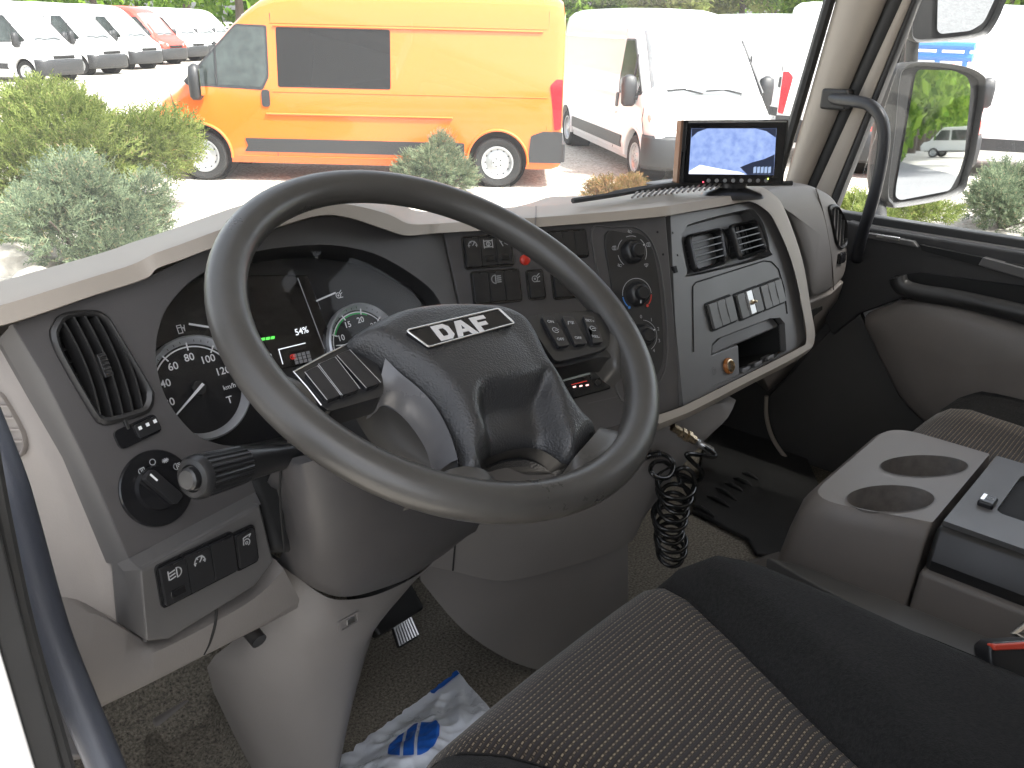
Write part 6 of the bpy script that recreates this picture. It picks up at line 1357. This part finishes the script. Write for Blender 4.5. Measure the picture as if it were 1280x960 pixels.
juniper('juniper_shrub', 'low bright green juniper under the wing mirror', HZ(1105, 284, 0), .62, .8, .42, M_JUN, 13, 2600, .11)
juniper('juniper_shrub', 'small rusty tipped shrub near the monitor', HZ(775, 250, 0), .55, .45, .34, M_RUST, 17, 1500, .10)
juniper('juniper_shrub', 'pale green juniper at the edge of the bed beside the rock', HZ(5, 300, 0), .7, .6, .5, M_JUN, 19, 1500, .11)
for px_, sz, lb in (((14, 336), .26, 'pale grey rock beside the blue green juniper'), ((45, 352), .15, 'small pale rock at the foot of the blue green juniper')):
    bm = bmesh.new(); bmesh.ops.create_icosphere(bm, subdivisions=3, radius=1); c0 = HZ(*px_, 0)
    for v_ in bm.verts:
        k = 1 + .35*noise.noise(v_.co*1.3 + Vector((sz*9, 2, 1))) + .1*noise.noise(v_.co*4); v_.co = Vector((v_.co.x*k*sz*1.4, v_.co.y*k*sz, max(-.1, v_.co.z*k)*sz*.8)) + c0
    me = bpy.data.meshes.new('rock'); bm.to_mesh(me); bm.free(); o = link('rock', me, mat('limestone', (.42, .39, .34), .9, bump=(12, .6, .02), var=(6, .2))); tag(o, lb, 'rock')
# trees: three shared crowns
def crown_mesh(seed, n=5200, leaf=.34):
    rnd = random.Random(seed); lobes = []
    for k in range(30):
        d = Vector((rnd.gauss(0, 1), rnd.gauss(0, 1), rnd.gauss(0, 1))).normalized()*rnd.uniform(.2, .85); d.z *= .95; lobes.append((d, rnd.uniform(.2, .36)))
    mb = MB()
    for k in range(n):
        c_, r_ = rnd.choice(lobes); d = Vector((rnd.gauss(0, 1), rnd.gauss(0, 1), rnd.gauss(0, 1))).normalized()*r_*rnd.uniform(.5, 1.05); p = c_ + d
        a = Vector((rnd.uniform(-1, 1), rnd.uniform(-1, 1), rnd.uniform(-1, .4))).normalized(); b_ = a.cross(Vector((rnd.uniform(-1, 1), rnd.uniform(-1, 1), rnd.uniform(-1, 1)))).normalized(); s = leaf/4.5*rnd.uniform(.5, 1.1)
        mb.add([p - a*s, p + b_*s*.5, p + a*s, p - b_*s*.5], [(0, 1, 2, 3)])
    return mb.mesh('crown', None, recalc=False), lobes
CR = [crown_mesh(s_) for s_ in (31, 32, 33)]
TR = MB(); TR.tube([(0, 0, 0), (.02, .01, .3), (-.02, .03, .7), (.02, 0, 1.0)], [.035, .028, .018, .006], 8)
for k in range(9): 
    a = k*2.4; z = .35+.05*k; TR.tube([(0, 0, z), (.12*math.cos(a), .12*math.sin(a), z+.12), (.26*math.cos(a), .26*math.sin(a), z+.22)], [.012, .008, .003], 5)
TRM = TR.mesh('trunk')
nt_ = [0]
def tree(pos, h, wd, kind, label, group, low=False):
    t = thing('tree', label, 'tree', (pos[0], pos[1], 0), group, local=True); k = nt_[0] % 3; nt_[0] += 1
    tr = link('trunk', TRM, M_BARK, t); tr.scale = (h*.9, h*.9, h*.9)
    c_ = link('crown', CR[k][0], None, t); c_.location = (0, 0, h*(.52 if low else .60)); c_.scale = (wd, wd, h*(.54 if low else .46)); c_.rotation_euler = (0, 0, nt_[0]*1.3)
    if not c_.data.materials: c_.data.materials.append(M_LEAF)
    c_.material_slots[0].link = 'OBJECT'; c_.material_slots[0].material = M_LEAF if kind == 0 else M_LEAF2
rnd = random.Random(4)
for k, x in enumerate((-40, 120, 235, 300, 400, 520, 640, 700, 745, 790, 835, 880, 925, 965, 1005, 1045, 1100, 1160, 1215, 1255, 1310)):
    d = rnd.uniform(62, 88); p = CAM + Vector((ray(x, 40).x, ray(x, 40).y, 0)).normalized()*d
    tree(p, rnd.uniform(9, 13), rnd.uniform(3.6, 5), 1 if k in (10, 11, 12, 4) else 0, 'olive green tree in the far line above the white vans' if k in (10, 11, 12, 4) else 'bright green tree in the far line behind the parked vans', 'far olive trees' if k in (10, 11, 12, 4) else 'far green trees')
# the wood closing the yard: one mass of foliage far behind everything
rw = random.Random(77); b = MB()
for k in range(26000):
    a_ = R(rw.uniform(-12, 125)); dd = rw.uniform(100, 118); z = rw.random()**.8*(9+3.5*noise.noise(Vector((a_*9, 0, 0)))+2*noise.noise(Vector((a_*31, 3, 0))))
    p = Vector((math.sin(a_)*dd, math.cos(a_)*dd, z)); u_ = Vector((rw.uniform(-1, 1), rw.uniform(-1, 1), rw.uniform(-1, 1))).normalized()*rw.uniform(.35, .8); v_ = u_.orthogonal()*.6
    b.add([p-u_, p+v_, p+u_, p-v_], [(0, 1, 2, 3)])
tag(b.build('wood', M_LEAF, None, smooth=None, recalc=False), 'far green wood closing the yard behind all parked vans', 'wood', kind='stuff')
# what the wing mirror sees behind the truck
def mref(x, y):
    o = PMi.px(x, y); d = ray(x, y).normalized(); r_ = d - PMi.n*2*d.dot(PMi.n); return o, r_
o, r_ = mref(1172, 190); t = -o.z/r_.z if r_.z < -.01 else 40; pk = o + Vector((r_.x, r_.y, 0)).normalized()*70
for k, (x, dd, h_) in enumerate(((1084, 50, 15), (1098, 58, 16), (1112, 66, 17), (1124, 74, 17), (1136, 82, 18), (1147, 92, 18), (1157, 104, 18), (1167, 116, 18), (1177, 128, 16), (1188, 140, 12))):
    o, r_ = mref(x, 185); p = o + Vector((r_.x, r_.y, 0)).normalized()*dd; tree(p, h_, 4.4, 0, 'tall leafy tree behind the truck, seen in the wing mirror', 'trees behind the truck', True)
pick = thing('pickup_truck', 'white flatbed pickup behind the truck, seen in the wing mirror', 'pickup', (0, 0, 0), local=True)
b = MB(); prof = [(.9, .45), (.95, .8), (.75, 1.05), (.35, 1.15), (-.25, 1.85), (-.5, 2.1), (-2.3, 2.15), (-2.45, 1.9), (-2.5, .5)]
b.prism([(x, -.95, z) for x, z in prof], (0, 1.9, 0)); b.build('cabin', PNT['white'], pick, bevel=.08, seg=3)
for s in (1, -1):
    for xz in ([(.1, 1.2), (-1.0, 1.2), (-1.0, 1.9), (-.4, 1.9)], [(-1.12, 1.2), (-2.25, 1.2), (-2.25, 1.92), (-1.12, 1.92)]):
        b = MB(); b.prism([(x, s*.955, z) for x, z in xz], (0, -s*.01, 0)); b.build('door_window', M_VGLASS2, pick, smooth=None)
    for x in (0, -3.7):
        w_ = link('wheel', TYRE, M_TYRE, pick); w_.location = (x, s*.88, .34); w_.rotation_euler = (0, 0, 0 if s > 0 else math.pi); link('wheel_rim', RIM, M_STEEL, w_)
b = MB(); b.prism([(-2.6, -1, .85), (-2.6, 1, .85), (-5.0, 1, .85), (-5.0, -1, .85)], (0, 0, -.12)); b.build('flatbed', M_BUMP, pick)
for y in (-1, 1):
    b = MB(); b.prism([(-2.6, y, .86), (-5.0, y, .86), (-5.0, y, 1.3), (-2.6, y, 1.3)], (0, -.03*y, 0)); b.build('drop_side', PNT['white'], pick)
b = MB(); b.prism([(.8, -.4, .4), (.8, .4, .4), (-4.9, .4, .4), (-4.9, -.4, .4)], (0, 0, .35)); b.build('chassis', M_BLACK, pick)
pick.location = (pk.x, pk.y, 0); pick.rotation_euler = (0, 0, R(208))
